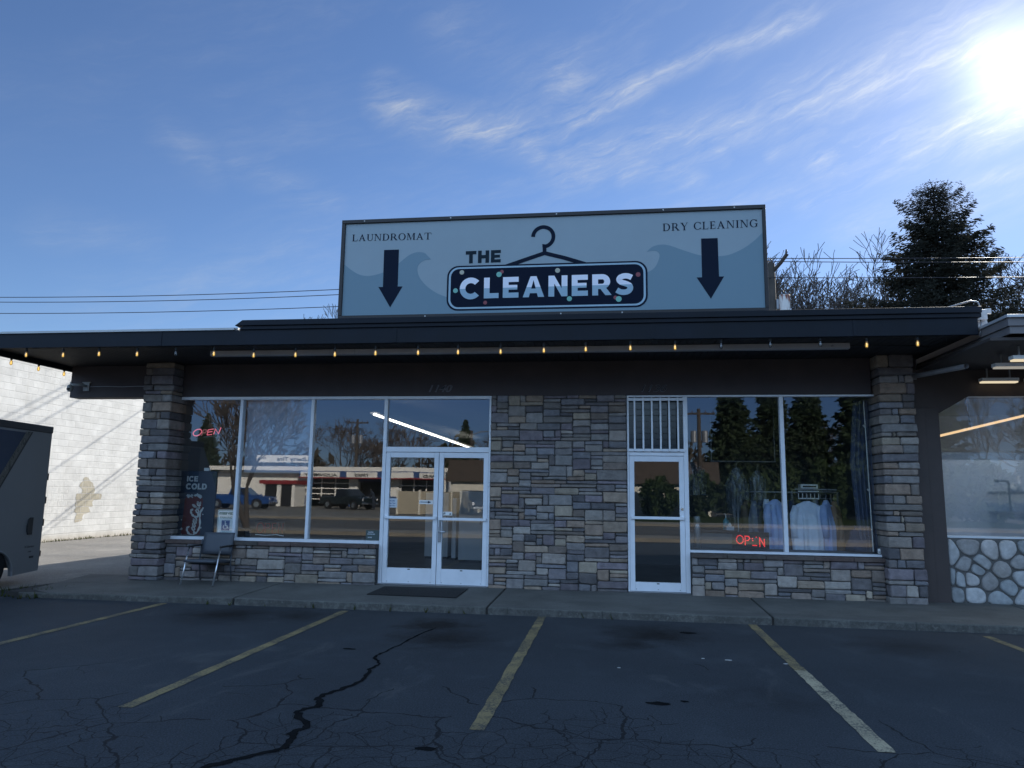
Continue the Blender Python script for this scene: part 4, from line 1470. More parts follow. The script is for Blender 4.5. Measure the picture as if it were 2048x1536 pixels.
q.build('supply_cable', m_cable, fx)

# ------------------------------------------------------------------ security camera
sc_ = thing('security_camera', 'grey outdoor security camera bracketed on the dark beam end', 'camera', (-8.66, -.05, 3.43))
m_cam = M('weathered_grey_plastic', (.34, .35, .34), .5, 0, .2, 15)
q = MB()
q.box(-8.66, -8.54, -.045, -.021, 3.36, 3.52)
q.box(-8.68, -8.52, -.05, -.021, 3.505, 3.525)
q.build('mount_plate', m_cam, sc_, bevel=.004)
q = MB()
q.tube([(-8.60, -.045, 3.45), (-8.62, -.14, 3.46), (-8.74, -.17, 3.455), (-8.80, -.16, 3.46)], [.022, .024, .028, .024], 8)
q.build('arm', m_cam, sc_, smooth=True)
q = MB()
q.lathe([(.0, -.075), (.035, -.07), (.052, -.045), (.055, .0), (.05, .035), (.03, .055), (0, .06)], (-8.815, -.17, 3.405), 16)
q.tube([(-8.81, -.16, 3.45), (-8.805, -.16, 3.515)], .022, 8)
b_ = q.build('camera_body', m_cam, sc_, smooth=True)
q = MB()
q.lathe([(.0, -.02), (.03, -.012), (.036, .006), (.02, .02), (0, .024)], (-8.815, -.205, 3.375), 12)
q.build('lens', m_black, b_, smooth=True)
q = MB()
q.tube([(-8.54, -.026, 3.44), (-8.2, -.026, 3.445), (-7.9, -.026, 3.435), (-7.6, -.026, 3.445), (-7.4, -.03, 3.44), (-7.27, -.03, 3.41)], .006, 6)
q.build('cable', m_grey_metal, sc_)

# ------------------------------------------------------------------ chair and mat
m_vinyl = M('dark_grey_vinyl', (.070, .080, .098), .55, 0, .15, 6, .1, 120)
ch = thing('waiting_chair', 'dark grey padded armchair with pale metal legs by the laundry window', 'chair', (-5.72, -.55, .13))
m_leg = M('bright_leg_metal', (.72, .74, .78), .28, .9, .05, 8)


def pad(mb, c, w, d, t, tilt, ny=6, nx=8):
    """rounded cushion: width along x, depth along the tilted axis"""
    u = Vector((0, math.cos(tilt), math.sin(tilt))); n_ = Vector((0, -math.sin(tilt), math.cos(tilt)))
    c = Vector(c)
    vs_, fs_ = [], []
    for side in (1, -1):
        for i in range(ny + 1):
            for j in range(nx + 1):
                a, b = -1 + 2 * j / nx, -1 + 2 * i / ny
                e = (1 - abs(a) ** 6) * (1 - abs(b) ** 6)
                p = c + Vector((1, 0, 0)) * (a * w / 2) + u * (b * d / 2) + n_ * (side * t / 2 * (.45 + .55 * e))
                vs_.append(p)
    k = (ny + 1) * (nx + 1)
    for i in range(ny):
        for j in range(nx):
            a = i * (nx + 1) + j
            fs_ += [(a, a + 1, a + nx + 2, a + nx + 1), (k + a, k + a + nx + 1, k + a + nx + 2, k + a + 1)]
    for j in range(nx):
        fs_ += [(j, k + j, k + j + 1, j + 1), (ny * (nx + 1) + j, ny * (nx + 1) + j + 1, k + ny * (nx + 1) + j + 1, k + ny * (nx + 1) + j)]
    for i in range(ny):
        a, b = i * (nx + 1), (i + 1) * (nx + 1)
        fs_ += [(a, b, k + b, k + a), (a + nx, k + a + nx, k + b + nx, b + nx)]
    mb.add(vs_, fs_)


q = MB(); pad(q, (-5.73, -.53, .47), .53, .50, .07, rad(-4)); q.build('seat', m_vinyl, ch, smooth=True)
q = MB(); pad(q, (-5.70, -.285, .74), .53, .36, .055, rad(78)); q.build('backrest', m_vinyl, ch, smooth=True)
for s_ in (-1, 1):
    x = -5.725 + s_ * .275
    q = MB(); q.tube([(x + .012, -.83, .122), (x - .010, -.62, .70)], .0135, 10); q.build('leg', m_leg, ch, smooth=True)
    q = MB(); q.tube([(x, -.24, .135), (x, -.30, .45), (x, -.27, .68), (x, -.255, .80)], .012, 8); q.build('leg', m_vinyl, ch, smooth=True)
    q = MB(); q.box(x - .022, x + .022, -.645, -.25, .695, .722); q.build('armrest', m_black, ch, bevel=.008)
q = MB()
q.tube([(-6.0, -.62, .43), (-5.45, -.62, .43)], .010, 8)
q.tube([(-6.0, -.30, .43), (-5.45, -.30, .43)], .010, 8)
q.build('seat_rail', m_black, ch)
mt_ = thing('door_mat', 'flat black rubber mat before the double glass door', 'mat', (-2.08, -.75, .12))
q = MB()
vs_ = [(-2.79, -1.17, .116), (-1.42, -1.21, .115), (-1.42, -.30, .132), (-2.77, -.36, .132)]
q.add(vs_ + [(x, y, z + .012) for x, y, z in vs_], [(3, 2, 1, 0), (4, 5, 6, 7), (0, 1, 5, 4), (1, 2, 6, 5), (2, 3, 7, 6), (3, 0, 4, 7)])
q.build('mat_pile', M('black_mat', (.010, .010, .011), .95, 0, .3, 12, .6, 150), mt_, bevel=.004)

# ------------------------------------------------------------------ inside the laundromat window
vm = thing('vending_machine', 'dark blue cold drink machine with a red can picture behind the first window', 'vending machine', (-6.53, .7, .14))
q = MB(); q.box(-6.90, -6.17, .35, 1.02, .142, 1.955); q.build('cabinet', M('dark_blue_enamel', (.030, .050, .085), .4, 0, .08, 2), vm, bevel=.02)
q = MB()
LT = Letters(q, .349, .003)
LT.word('ICE', -6.735, 1.765, -6.525, 1.765, .095, 'sans', gap=.13, w=.26)
LT.word('COLD', -6.745, 1.625, -6.345, 1.625, .105, 'sans', gap=.10, w=.27)
q.build('lettering', M('pale_lettering', (.62, .64, .64), .5, 0, .1, 5), vm)
cn = MB()
cn.prism([(-6.76, .70), (-6.43, .70), (-6.415, .76), (-6.400, 1.44), (-6.425, 1.49), (-6.70, 1.515), (-6.745, 1.46), (-6.775, .76)], .3455, .352)
can = cn.build('can_picture', M('can_red', (.13, .014, .018), .45, 0, .25, 3), vm)
ic = MB()
for _ in range(46):
    t_ = random.random()
    if t_ < .45:
        x, z = random.uniform(-6.86, -6.34), random.uniform(.70, .80)
    elif t_ < .8:
        x, z = random.uniform(-6.75, -6.41), random.uniform(1.49, 1.53)
    else:
        x, z = random.choice((-6.77, -6.41)) + random.uniform(-.03, .03), random.uniform(.8, 1.5)
    r_ = random.uniform(.012, .035)
    ic.prism([(x + r_ * random.uniform(.5, 1.2) * math.cos(a), z + r_ * random.uniform(.5, 1.2) * math.sin(a)) for a in (0, 1.2, 2.4, 3.6, 5.0)], .3435 + random.uniform(0, .0018), .3465)
ic.build('ice_picture', M('ice_print', (.55, .60, .62), .5, 0, .3, 20), vm)
sp = MB()
# flowing script word, written upwards along the can
def scr(pts, w, n=6):
    p = spline(pts, n)
    q_ = []
    for u, v in p:                 # u along the word (0..3.3), v letter height
        q_.append((-6.535 - .135 * v + .032 * u, .80 + .190 * u + .05 * v))
    ws = [w * (.65 + .7 * abs(math.sin(i * .55))) for i in range(len(q_))]
    add_stroke(sp, q_, ws, .3425 - .0003 * random.random(), .3455)
scr([(.62, .78), (.60, .95), (.42, 1.05), (.18, .85), (.05, .45), (.10, .05), (.32, -.05), (.55, .15)], .030)
scr([(.62, .35), (.52, .22), (.60, .02), (.74, .05), (.80, .28), (.68, .42), (.60, .33)], .022)
scr([(1.10, .38), (.98, .42), (.86, .22), (.92, .02), (1.05, .12), (1.12, .22)], .022)
scr([(1.42, .38), (1.28, .44), (1.17, .22), (1.22, .02), (1.34, .08), (1.45, .42), (1.42, .05), (1.55, .05), (1.66, .2)], .022)
scr([(1.62, .26), (1.74, .30)], .024, 3)
scr([(2.22, .80), (2.20, .98), (2.02, 1.05), (1.80, .80), (1.72, .40), (1.80, .05), (2.00, -.05), (2.2, .15)], .030)
scr([(2.24, .36), (2.14, .22), (2.22, .02), (2.36, .05), (2.42, .28), (2.30, .42), (2.22, .33)], .022)
scr([(2.48, .15), (2.62, .60), (2.68, .95), (2.58, .92), (2.54, .40), (2.60, .02), (2.72, .10)], .022)
scr([(3.02, .40), (2.90, .44), (2.78, .22), (2.84, .02), (2.96, .10), (3.06, .42), (3.04, .05), (3.18, .08)], .022)
scr([(.30, -.10), (.55, -.42), (1.2, -.55), (1.9, -.30), (2.3, -.25), (2.8, -.5)], .028)
sp.build('script_word', M('white_script', (.68, .68, .66), .5, 0, .05, 9), vm)
q = MB(); q.box(-6.42, -6.32, .345, .40, 1.957, 2.01); q.build('white_card', m_white, vm)

dt = thing('vent_duct', 'bent pale metal duct on the wall above the drink machine', 'duct', (-6.9, 1.5, 2.43))
q = MB(); q.tube([(-6.80, 1.35, 2.425), (-6.80, 1.35, 2.62), (-6.83, 1.35, 2.72), (-6.90, 1.35, 2.77), (-6.98, 1.35, 2.78), (-7.055, 1.35, 2.77)], .065, 14)
q.build('pipe', M('duct_metal', (.52, .52, .50), .4, .6, .15, 6), dt, smooth=True)

no = thing('neon_open_sign', 'glowing pink neon OPEN sign hanging high in the first window', 'sign', (-6.26, .10, 2.62))
q = MB()


def tube2d(mb, pts, y, r_, n=6, ns=6):
    mb.tube([(x, y, z) for x, z in spline(pts, ns)], r_, n)


zb, hh = 2.565, .115
oc = (-6.455, 2.625)
q.tube([(oc[0] + .078 * math.cos(rad(a)) + .012 * math.sin(rad(a)), .10, oc[1] + .058 * math.sin(rad(a)) + .010 * math.cos(rad(a))) for a in range(0, 361, 15)], .0085, 8)
q.tube([(-6.255, .10, 2.672), (-6.155, .10, 2.69)][::-1], .0075, 8)
q.tube([(-6.260, .10, 2.63), (-6.175, .10, 2.645)], .0075, 8)
q.tube([(-6.268, .10, 2.582), (-6.180, .10, 2.592)], .0075, 8)
q.tube([(-6.268, .10, 2.582), (-6.255, .10, 2.672)], .0075, 8)
q.tube([(-6.145, .10, 2.595), (-6.120, .10, 2.69), (-6.055, .10, 2.605), (-6.015, .10, 2.715)], .0085, 8)
q.build('lit_tube', EM('pink_neon', (1.0, .20, .30), .50), no)
q = MB()
q.tube([(-6.375, .10, 2.565), (-6.345, .10, 2.672), (-6.295, .10, 2.678), (-6.285, .10, 2.645), (-6.31, .10, 2.62), (-6.36, .10, 2.62)], .0075, 8)
q.build('dim_tube', EM('dim_pink_neon', (.75, .28, .33), .22), no)
q = MB()
q.tube([(-6.34, .112, 2.548), (-6.05, .112, 2.562)], .006, 6)
q.tube([(-6.25, .112, 2.70), (-6.25, .112, 3.39)], .0025, 4)
q.build('holder', m_grey_metal, no)

rs = thing('reserved_parking_sign', 'white reserved parking sign with a blue wheelchair square standing inside the window', 'sign', (-5.765, .05, .83))
q = MB(); q.prism(rrect(-5.925, -5.605, .83, 1.285, .02, 4), .045, .049); q.build('plate', M('white_sign_plate', (.86, .88, .88), .4, 0, .06, 5), rs)
q = MB(); q.prism(rrect(-5.915, -5.615, .84, 1.275, .018, 4), .0438, .046); q.build('green_border', M('green_sign_print', (.035, .16, .13), .4, 0, .1, 5), rs)
q = MB(); q.prism(rrect(-5.908, -5.622, .847, 1.268, .015, 4), .0425, .044); q.build('plate_face', bpy.data.materials['white_sign_plate'], rs)
q = MB()
wall_text(q, 'RESERVED', -5.895, .0420, 1.205, .052, width=.26, bold=.003, depth=.0008)
wall_text(q, 'PARKING', -5.875, .0420, 1.135, .052, width=.22, depth=.0008)
wall_text(q, 'Vehicles must display permit', -5.89, .0420, .862, .02, width=.25, bold=.001, depth=.0008)
wall_text(q, 'PERMIT ONLY', -5.82, .0420, .905, .014, width=.11, depth=.0008)
q.build('lettering', bpy.data.materials['green_sign_print'], rs)
q = MB(); q.box(-5.845, -5.695, .0412, .0424, .935, 1.105); q.build('blue_square', M('blue_sign_print', (.03, .085, .26), .4, 0, .06, 5), rs)
q = MB()
LT = Letters(q, .0405, .0006)
LT.place(-5.845, .935, .17)
LT.ring(.42, .36, .24, .24, .18, .18, 130, 390)
LT.ring(.40, .86, .06, .06, .001, .001, 0, 180); LT.ring(.40, .86, .06, .06, .001, .001, 180, 360)
LT.path([(.40, .78), (.42, .48), (.62, .48), (.70, .22), (.80, .24)], .07)
LT.path([(.41, .64), (.58, .64)], .055)
q.build('wheelchair_symbol', bpy.data.materials['white_sign_plate'], rs)

sh = thing('roller_shade', 'pale roller shade pulled part way down the second laundromat window', 'window shade', (-4.88, .10, 2.6))
q = MB()
q.box(-5.53, -4.31, .095, .100, 1.945, 3.18)


def shade_mat():
    m_, N, out = newmat('shade_cloth')
    d = N.n('ShaderNodeBsdfDiffuse', inp={0: (.50, .57, .70, 1)})
    t = N.n('ShaderNodeBsdfTranslucent', inp={0: (.25, .30, .40, 1)})
    N.set(out, 0, N.n('ShaderNodeMixShader', inp={0: .3, 1: d.outputs[0], 2: t.outputs[0]}).outputs[0])
    return m_


q.build('shade_fabric', shade_mat(), sh)
q = MB(); q.box(-5.535, -4.305, .088, .108, 1.925, 1.944); q.build('hem_bar', m_grey_metal, sh)
q = MB(); q.tube([(-5.54, .115, 3.20), (-4.30, .115, 3.20)], .028, 12); q.build('roller', m_grey_metal, sh)

uo = thing('unlit_open_sign', 'unlit red tube OPEN sign on a clear backing low in the second window', 'sign', (-5.02, .16, .83))
q = MB()
q.add([(-5.30, .175, .84), (-4.74, .175, .84), (-4.74, .175, 1.10), (-5.30, .175, 1.10)], [(0, 1, 2, 3)])
q.build('backing', glass_mat('clear_backing', (.70, .72, .74), .05), uo)
q = MB()
q.tube([(-5.19 + .062 * math.cos(rad(a)), .16, .985 + .085 * math.sin(rad(a))) for a in range(0, 361, 20)], .009, 6)
q.tube([(-5.10, .16, .90), (-5.10, .16, 1.065), (-5.03, .16, 1.06), (-5.01, .16, 1.02), (-5.03, .16, .985), (-5.10, .16, .98)], .009, 6)
q.tube([(-4.90, .16, 1.065), (-4.97, .16, 1.065), (-4.97, .16, .90), (-4.90, .16, .90)], .009, 6)
q.tube([(-4.97, .16, .985), (-4.91, .16, .985)], .009, 6)
q.tube([(-4.86, .16, .90), (-4.86, .16, 1.065), (-4.78, .16, .905), (-4.78, .16, 1.07)], .009, 6)
q.build('tube', M('dull_red_tube', (.26, .030, .030), .3, 0, .1, 6), uo)
q = MB(); q.tube([(-5.28, .17, .87), (-5.10, .17, .86), (-4.9, .17, .875), (-4.76, .17, .855)], .006, 6); q.build('white_wire', m_white, uo)
q = MB(); q.box(-5.46, -5.33, .12, .26, .831, .96); tag(q.build('power_box', m_black, None, bevel=.01), 'small black power box on the sill of the second window', 'power box')

wf = MB()
wf.box(-7.05, -2.995, .06, .34, .755, .829)
wf.build('inner_window_ledge', m_inwall, bld)
wf = MB()
wf.box(2.05, 4.90, .06, .62, .735, .80)
wf.build('inner_window_ledge', m_inwall, bld)


def sticker(name, label, x0, x1, z0, z1, mat_, words=(), y=-.016, tc_=None):
    t_ = thing(name, label, 'sticker', ((x0 + x1) / 2, y, z0))
    s = MB(); s.box(x0, x1, y, y + .0012, z0, z1); s.build('card', mat_, t_)
    if words:
        s = MB()
        for (tx, x, z, size, w) in words:
            wall_text(s, tx, x, y - .0006, z, size, width=w, bold=.001, depth=.0005)
        s.build('print', tc_ or m_navy, t_)
    return t_


m_paper = M('pale_paper', (.56, .60, .64), .6, 0, .05, 5)
sticker('hours_card', 'pale hours card stuck on the left leaf of the double door', -2.885, -2.715, 1.375, 1.525, m_paper,
        [('HOURS', -2.845, 1.475, .035, .09), ('7am-9pm', -2.86, 1.435, .035, .115), ('OPEN DAILY', -2.855, 1.398, .022, .11)], tc_=M('blue_print', (.10, .16, .30), .5, 0, .05, 5))
ar = sticker('arrow_sticker', 'white arrow sticker on the left leaf of the double door', -2.335, -2.105, 1.440, 1.505, m_white)
q = MB(); q.prism([(-2.32, 1.467), (-2.19, 1.467), (-2.19, 1.452), (-2.13, 1.473), (-2.19, 1.494), (-2.19, 1.479), (-2.32, 1.479)], -.0172, -.016); q.build('print', m_navy, ar)
pl = sticker('pull_sticker', 'white Pull sticker above the bar of the right door leaf', -1.975, -1.775, 1.262, 1.322, m_white, [('Pull', -1.965, 1.278, .045, .075)], tc_=m_black)
q = MB(); q.prism([(-1.825, 1.275), (-1.79, 1.275), (-1.80, 1.292), (-1.8075, 1.312), (-1.815, 1.292)], -.0172, -.016); q.build('arrow_print', m_black, pl)
sticker('alarm_plaque', 'dark green alarm plaque in the lower corner of the third laundromat window', -3.235, -3.01, .835, .995, M('plaque_green', (.05, .085, .085), .5, 0, .1, 5),
        [('ALARM', -3.20, .955, .026, .09), ('PROTECTED', -3.21, .925, .018, .13), ('24 HR', -3.20, .87, .024, .07)], y=-.0065, tc_=m_paper)
for (x, lab) in ((-6.772, 'small white sticker in the lower left corner of the first laundromat window'), (4.83, 'small white sticker in the lower right corner of the dry cleaning window')):
    sticker('corner_sticker', lab, x, x + .055, .835 if x < 0 else .815, .91 if x < 0 else .885, m_white, [('NO', x + .008, .85 if x < 0 else .83, .02, .035)], y=-.0065)

# white cabinets and ceiling tube deeper inside
for (x0, x1, y, z1, lab) in ((-3.40, -2.86, 4.55, 1.62, 'white upright cabinet behind the left door leaf'), (-2.72, -2.62, 4.3, 1.5, 'narrow white cabinet side seen at the middle of the double door'),
                             (-2.48, -1.96, 3.9, 1.66, 'white upright cabinet behind the right door leaf')):
    t_ = thing('white_cabinet', lab, 'cabinet', ((x0 + x1) / 2, y + .3, .14), group='white cabinets in the laundromat')
    q = MB(); q.box(x0, x1, y, y + .6, .19, z1); q.build('cabinet_body', M('cabinet_white', (.50, .54, .60), .5, 0, .05, 2), t_, bevel=.01)
    q = MB(); q.box(x0 + .02, x1 - .02, y + .03, y + .58, .141, .189); q.build('plinth', m_black, t_)
    q = MB(); q.box(x1 - .05, x1 - .035, y - .02, y - .001, .95, 1.1); q.build('handle', m_grey_metal, t_)
tl = thing('fluorescent_light', 'lit white fluorescent tube running back along the laundromat ceiling', 'ceiling light', (-3.45, 6, 3.0))
q = MB(); q.box(-3.64, -3.50, 1.1, 12, 3.06, 3.10); q.build('fixture_body', m_white, tl)
q = MB(); q.tube([(-3.50, .95, 3.04), (-3.70, 11.8, 3.04)], .022, 8); q.build('lit_tube', EM('white_tube', (1.0, .93, .82), 3.2), tl)
q = MB(); q.tube([(-3.57, 2, 3.10), (-3.57, 2, 3.40)], .006, 6); q.tube([(-3.57, 10, 3.10), (-3.57, 10, 3.40)], .006, 6); q.build('hanging_rod', m_grey_metal, tl)

# ------------------------------------------------------------------ inside the dry cleaner's window
ld = thing('led_open_sign', 'red dotted LED OPEN sign on a black panel low in the dry cleaning window', 'sign', (2.99, .10, .80))
q = MB(); q.box(2.71, 3.27, .105, .125, .83, 1.09); q.build('panel', m_black, ld)
q = MB()


def dots(pts, step=.0215):
    for a, b in zip(pts[:-1], pts[1:]):
        d = math.hypot(b[0] - a[0], b[1] - a[1])
        n_ = max(1, round(d / step))
        for i in range(n_):
            x, z = a[0] + (b[0] - a[0]) * i / n_, a[1] + (b[1] - a[1]) * i / n_
            q.box(x - .0075, x + .0075, .098, .104, z - .0075, z + .0075)


dots([(2.825 + .052 * math.cos(rad(a)), .972 + .062 * math.sin(rad(a))) for a in range(0, 361, 24)])
dots([(2.905, .895), (2.905, 1.025), (2.96, 1.022), (2.975, .99), (2.95, .96), (2.915, .958)])
dots([(3.075, 1.012), (3.045, 1.012)]); dots([(3.015, .99), (3.02, .96), (3.05, .955)]); dots([(3.02, .885), (3.075, .885), (3.08, .885)])
dots([(3.125, .875), (3.125, 1.005), (3.195, .875), (3.195, 1.0)])
q.build('lit_dots', EM('red_led', (1.0, .05, .06), .75), ld)

cl_ = [('pale_blue_cloth', (.36, .46, .72)), ('white_cloth', (.70, .76, .88)), ('grey_cloth', (.18, .20, .25)), ('navy_cloth', (.03, .045, .09)), ('tan_cloth', (.30, .19, .13)), ('brown_cloth', (.12, .09, .07))]
CM = {n: M(n, c, .85, 0, .12, 6) for n, c in cl_}
gr_ = thing('garment_rack', 'dark metal garment rack inside the dry cleaning window', 'rack', (3.85, 1.1, .14))
q = MB()
q.tube([(2.95, 1.10, 1.72), (4.62, 1.10, 1.72)], .014, 8)
for x in (2.97, 4.60):
    q.tube([(x, 1.10, .16), (x, 1.10, 1.72)], .016, 8)
    q.tube([(x, .85, .16), (x, 1.35, .16)], .014, 8)
q.build('rail_frame', m_grey_metal, gr_, smooth=True)


def garment(x, y, top_, w, d, length, mt, lab, turn=0.0, seed=0):
    R = random.Random(seed)
    t_ = thing('hanging_shirt', lab, 'shirt', (0, 0, 0), group='shirts on the rack in the dry cleaning window')
    n_, rows_ = 72, 18
    ph = [R.uniform(0, 6.28) for _ in range(4)]
    vs_, fs_ = [], []
    for i in range(rows_ + 1):
        s = i / rows_
        z = -s * length
        if s < .10:
            k = .18 + .82 * (s / .10) ** .7
        else:
            k = 1.0 + .06 * math.sin(s * 3)
        dd = d * (.35 + .65 * min(1, s * 2.2))
        for j in range(n_):
            a = 2 * math.pi * j / n_
            f = 1 + min(1, s * 2) * (.17 * math.sin(9 * a + ph[0] + .6 * s) + .11 * math.sin(15 * a + ph[1] - s) + .06 * math.sin(4 * a + ph[2]))
            vs_.append((w / 2 * k * math.cos(a) * f, dd / 2 * math.sin(a) * f, z + .012 * math.sin(3 * a + ph[3]) * s))
    for i in range(rows_):
        for j in range(n_):
            fs_.append((i * n_ + j, (i + 1) * n_ + j, (i + 1) * n_ + (j + 1) % n_, i * n_ + (j + 1) % n_))
    fs_.append(tuple(range(n_)))
    fs_.append(tuple(rows_ * n_ + j for j in range(n_ - 1, -1, -1)))
    b = MB(); b.add(vs_, fs_)
    b.build('shirt_body', mt, t_, smooth=True)
    for sd_ in (-1, 1):
        b = MB()
        b.tube([(sd_ * w * .42, 0, -.09), (sd_ * w * .53, -.02, -.22), (sd_ * w * .55, -.03, -.42), (sd_ * w * .52, -.04, -.60)], [.055, .065, .058, .045], 12)
        b.build('sleeve', mt, t_, smooth=True)
    b = MB()
    b.tube([(0, 0, -.02), (0, 0, .05), (.02, 0, .09), (.0, 0, .115), (-.02, 0, .10)], .004, 6)
    b.build('hanger', m_grey_metal, t_)
    t_.location = (x, y, top_)
    t_.rotation_euler = (0, 0, turn)
    return t_


garment(3.52, .80, 1.60, .34, .24, .84, CM['pale_blue_cloth'], 'pale blue shirt hanging just left of the bar between the two dry cleaning panes', .5, 1)
garment(4.02, .74, 1.58, .44, .22, .92, CM['white_cloth'], 'brightest white blue shirt hanging at the middle of the right dry cleaning pane', .1, 2)
garment(4.33, .80, 1.60, .26, .22, .94, CM['pale_blue_cloth'], 'narrow light blue shirt beside the brightest shirt on the rack', .9, 3)
garment(4.50, .95, 1.58, .26, .22, .84, CM['tan_cloth'], 'brown orange shirt near the right end of the rack', 1.1, 4)
garment(3.71, .96, 1.60, .26, .20, .88, CM['grey_cloth'], 'dark grey shirt hanging straight behind the bar between the panes', 1.2, 5)
garment(3.33, 1.02, 1.58, .26, .22, .84, CM['navy_cloth'], 'dark navy shirt left of the pale blue shirt on the rack', 1.0, 6)
garment(3.12, 1.12, 1.58, .24, .22, .80, CM['brown_cloth'], 'dark brown shirt at the left end of the rack', 1.0, 7)
garment(3.22, 1.00, 1.57, .20, .22, .78, CM['grey_cloth'], 'slim grey shirt between the dark brown and the navy shirts', 1.3, 8)
garment(3.42, .98, 1.60, .18, .22, .82, CM['white_cloth'], 'slim white shirt edge between the navy and the pale blue shirts', 1.35, 9)
garment(3.83, 1.00, 1.60, .20, .22, .86, CM['navy_cloth'], 'dark navy shirt just left of the brightest shirt', 1.25, 10)
garment(4.22, 1.02, 1.60, .22, .22, .86, CM['grey_cloth'], 'grey shirt peeping out between the two palest shirts', 1.3, 11)


def plastic_mat():
    m_, N, out = newmat('clear_plastic_film')
    v = N.n('ShaderNodeTexCoord').outputs['Object']
    t = N.n('ShaderNodeBsdfTransparent', inp={0: (.75, .77, .80, 1)})
    g_ = N.n('ShaderNodeBsdfPrincipled', inp={'Base Color': (.5, .54, .6, 1), 'Roughness': .2})
    f = N.ramp(N.noise(N.mapping(v, scale=(6, 6, .8)), 4, 5, .7), [(.45, .06), (.65, .6)])
    N.set(out, 0, N.n('ShaderNodeMixShader', inp={0: f, 1: t.outputs[0], 2: g_.outputs[0]}).outputs[0])
    return m_


m_film = plastic_mat()
for (x, y, z0, z1, w, lab) in ((3.05, 1.65, .95, 2.15, .36, 'clear plastic garment bag hanging at the back of the left dry cleaning pane'), (3.42, 1.70, 1.5, 2.1, .26, 'short clear plastic garment bag beside the longer bag'),
                               (2.32, 2.1, 1.65, 2.25, .45, 'crumpled clear plastic sheet at the back left behind the dry cleaning window')):
    t_ = thing('garment_bag', lab, 'garment bag', (x, y, z0), group='clear garment bags in the dry cleaner')
    b = MB()
    prof, n_ = [], 24
    vs_, fs_ = [], []
    for i in range(9):
        s = i / 8
        for j in range(n_):
            a = 2 * math.pi * j / n_
            k = (.25 + .75 * min(1, s * 4)) * (1 + .16 * math.sin(5 * a + s * 2) + .1 * math.sin(9 * a))
            vs_.append((x + w / 2 * k * math.cos(a), y + .09 * k * math.sin(a), z1 - (z1 - z0) * s))
    for i in range(8):
        for j in range(n_):
            fs_.append((i * n_ + j, (i + 1) * n_ + j, (i + 1) * n_ + (j + 1) % n_, i * n_ + (j + 1) % n_))
    b.add(vs_, fs_)
    b.build('film', m_film, t_, smooth=True)
    b = MB(); b.tube([(x, y, z1 - .02), (x, y, z1 + .06), (x + .02, y, z1 + .09), (x, y, z1 + .12)], .004, 6); b.build('hanger', m_grey_metal, t_)
q = MB(); q.tube([(2.6, 1.68, 2.26), (3.75, 1.68, 2.26)], .012, 8); q.tube([(2.62, 1.68, 2.26), (2.62, 1.68, 3.40)], .006, 6); q.tube([(3.73, 1.68, 2.26), (3.73, 1.68, 3.40)], .006, 6)
tag(q.build('hanging_rail', m_grey_metal), 'ceiling hung rail above the clear garment bags', 'rail')

rk = thing('slotted_shelf', 'shelf with a white slotted tray above the shirts on the rack', 'shelf', (4.25, 1.25, 1.6))
q = MB(); q.box(3.92, 4.60, 1.12, 1.42, 1.765, 1.785); q.build('shelf_board', m_grey_metal, rk)
q = MB()
q.box(3.97, 4.31, 1.11, 1.118, 1.73, 1.75); q.box(3.97, 4.31, 1.11, 1.118, 1.61, 1.63)
for k in range(6):
    x = 3.97 + k * .0655
    q.box(x, x + .012, 1.109, 1.117, 1.632, 1.728)
q.build('slotted_front', m_white, rk)
q = MB(); q.box(4.33, 4.60, 1.11, 1.118, 1.735, 1.742); q.box(4.33, 4.60, 1.11, 1.118, 1.62, 1.627)
q.tube([(4.33, 1.114, 1.62), (4.33, 1.114, 1.74)], .004, 5); q.tube([(4.60, 1.114, 1.62), (4.60, 1.114, 1.74)], .004, 5)
q.build('wire_basket', m_grey_metal, rk)
q = MB()
for x in (3.94, 4.58):
    q.tube([(x, 1.40, .145), (x, 1.40, 1.765)], .012, 8)
q.build('post', m_grey_metal, rk)
t_ = thing('ticket_printer', 'white ticket printer on the shelf above the shirts', 'printer', (4.17, 1.25, 1.786))
q = MB(); q.box(4.03, 4.31, 1.15, 1.36, 1.787, 1.862); q.build('printer_case', m_white, t_, bevel=.01)
q = MB(); q.box(4.06, 4.28, 1.147, 1.151, 1.81, 1.835); q.build('paper_slot', m_black, t_)

ct = thing('shop_counter', 'low dark counter inside the left dry cleaning pane', 'counter', (2.7, 1.5, .14))
q = MB(); q.box(2.10, 2.90, 1.2, 1.9, .142, 1.02); q.build('counter_body', m_inwall, ct)
q = MB(); q.box(2.07, 2.93, 1.16, 1.93, 1.021, 1.06); q.build('counter_top', m_dark_brown, ct, bevel=.006)
sn = thing('sanitizer_bottle', 'blue hand sanitizer pump bottle behind the left dry cleaning pane', 'bottle', (2.80, 1.3, 1.06))
q = MB(); q.lathe([(.0, 0), (.05, .002), (.052, .12), (.045, .16), (.018, .19), (.018, .20)], (2.80, 1.35, 1.061), 16); q.build('bottle_body', M('blue_gel', (.10, .34, .45), .2, 0, .1, 5), sn, smooth=True)
q = MB(); q.tube([(2.80, 1.35, 1.26), (2.80, 1.35, 1.33), (2.77, 1.33, 1.335)], .010, 8); q.build('pump', m_white, sn)
tb = thing('tissue_box', 'pale tissue box beside the hand sanitizer bottle', 'box', (2.94, 1.3, 1.06))
q = MB(); q.box(2.78, 2.91, 1.17, 1.28, 1.061, 1.13); q.build('carton', M('pale_carton', (.50, .55, .62), .7, 0, .08, 5), tb, bevel=.004)
q = MB(); q.lathe([(.03, 0), (.035, .02), (.01, .06)], (2.845, 1.225, 1.13), 8); q.build('tissue', m_white, tb)
fl_ = thing('steel_flask', 'grey steel flask behind the left edge of the dry cleaning window', 'flask', (2.22, .35, .80))
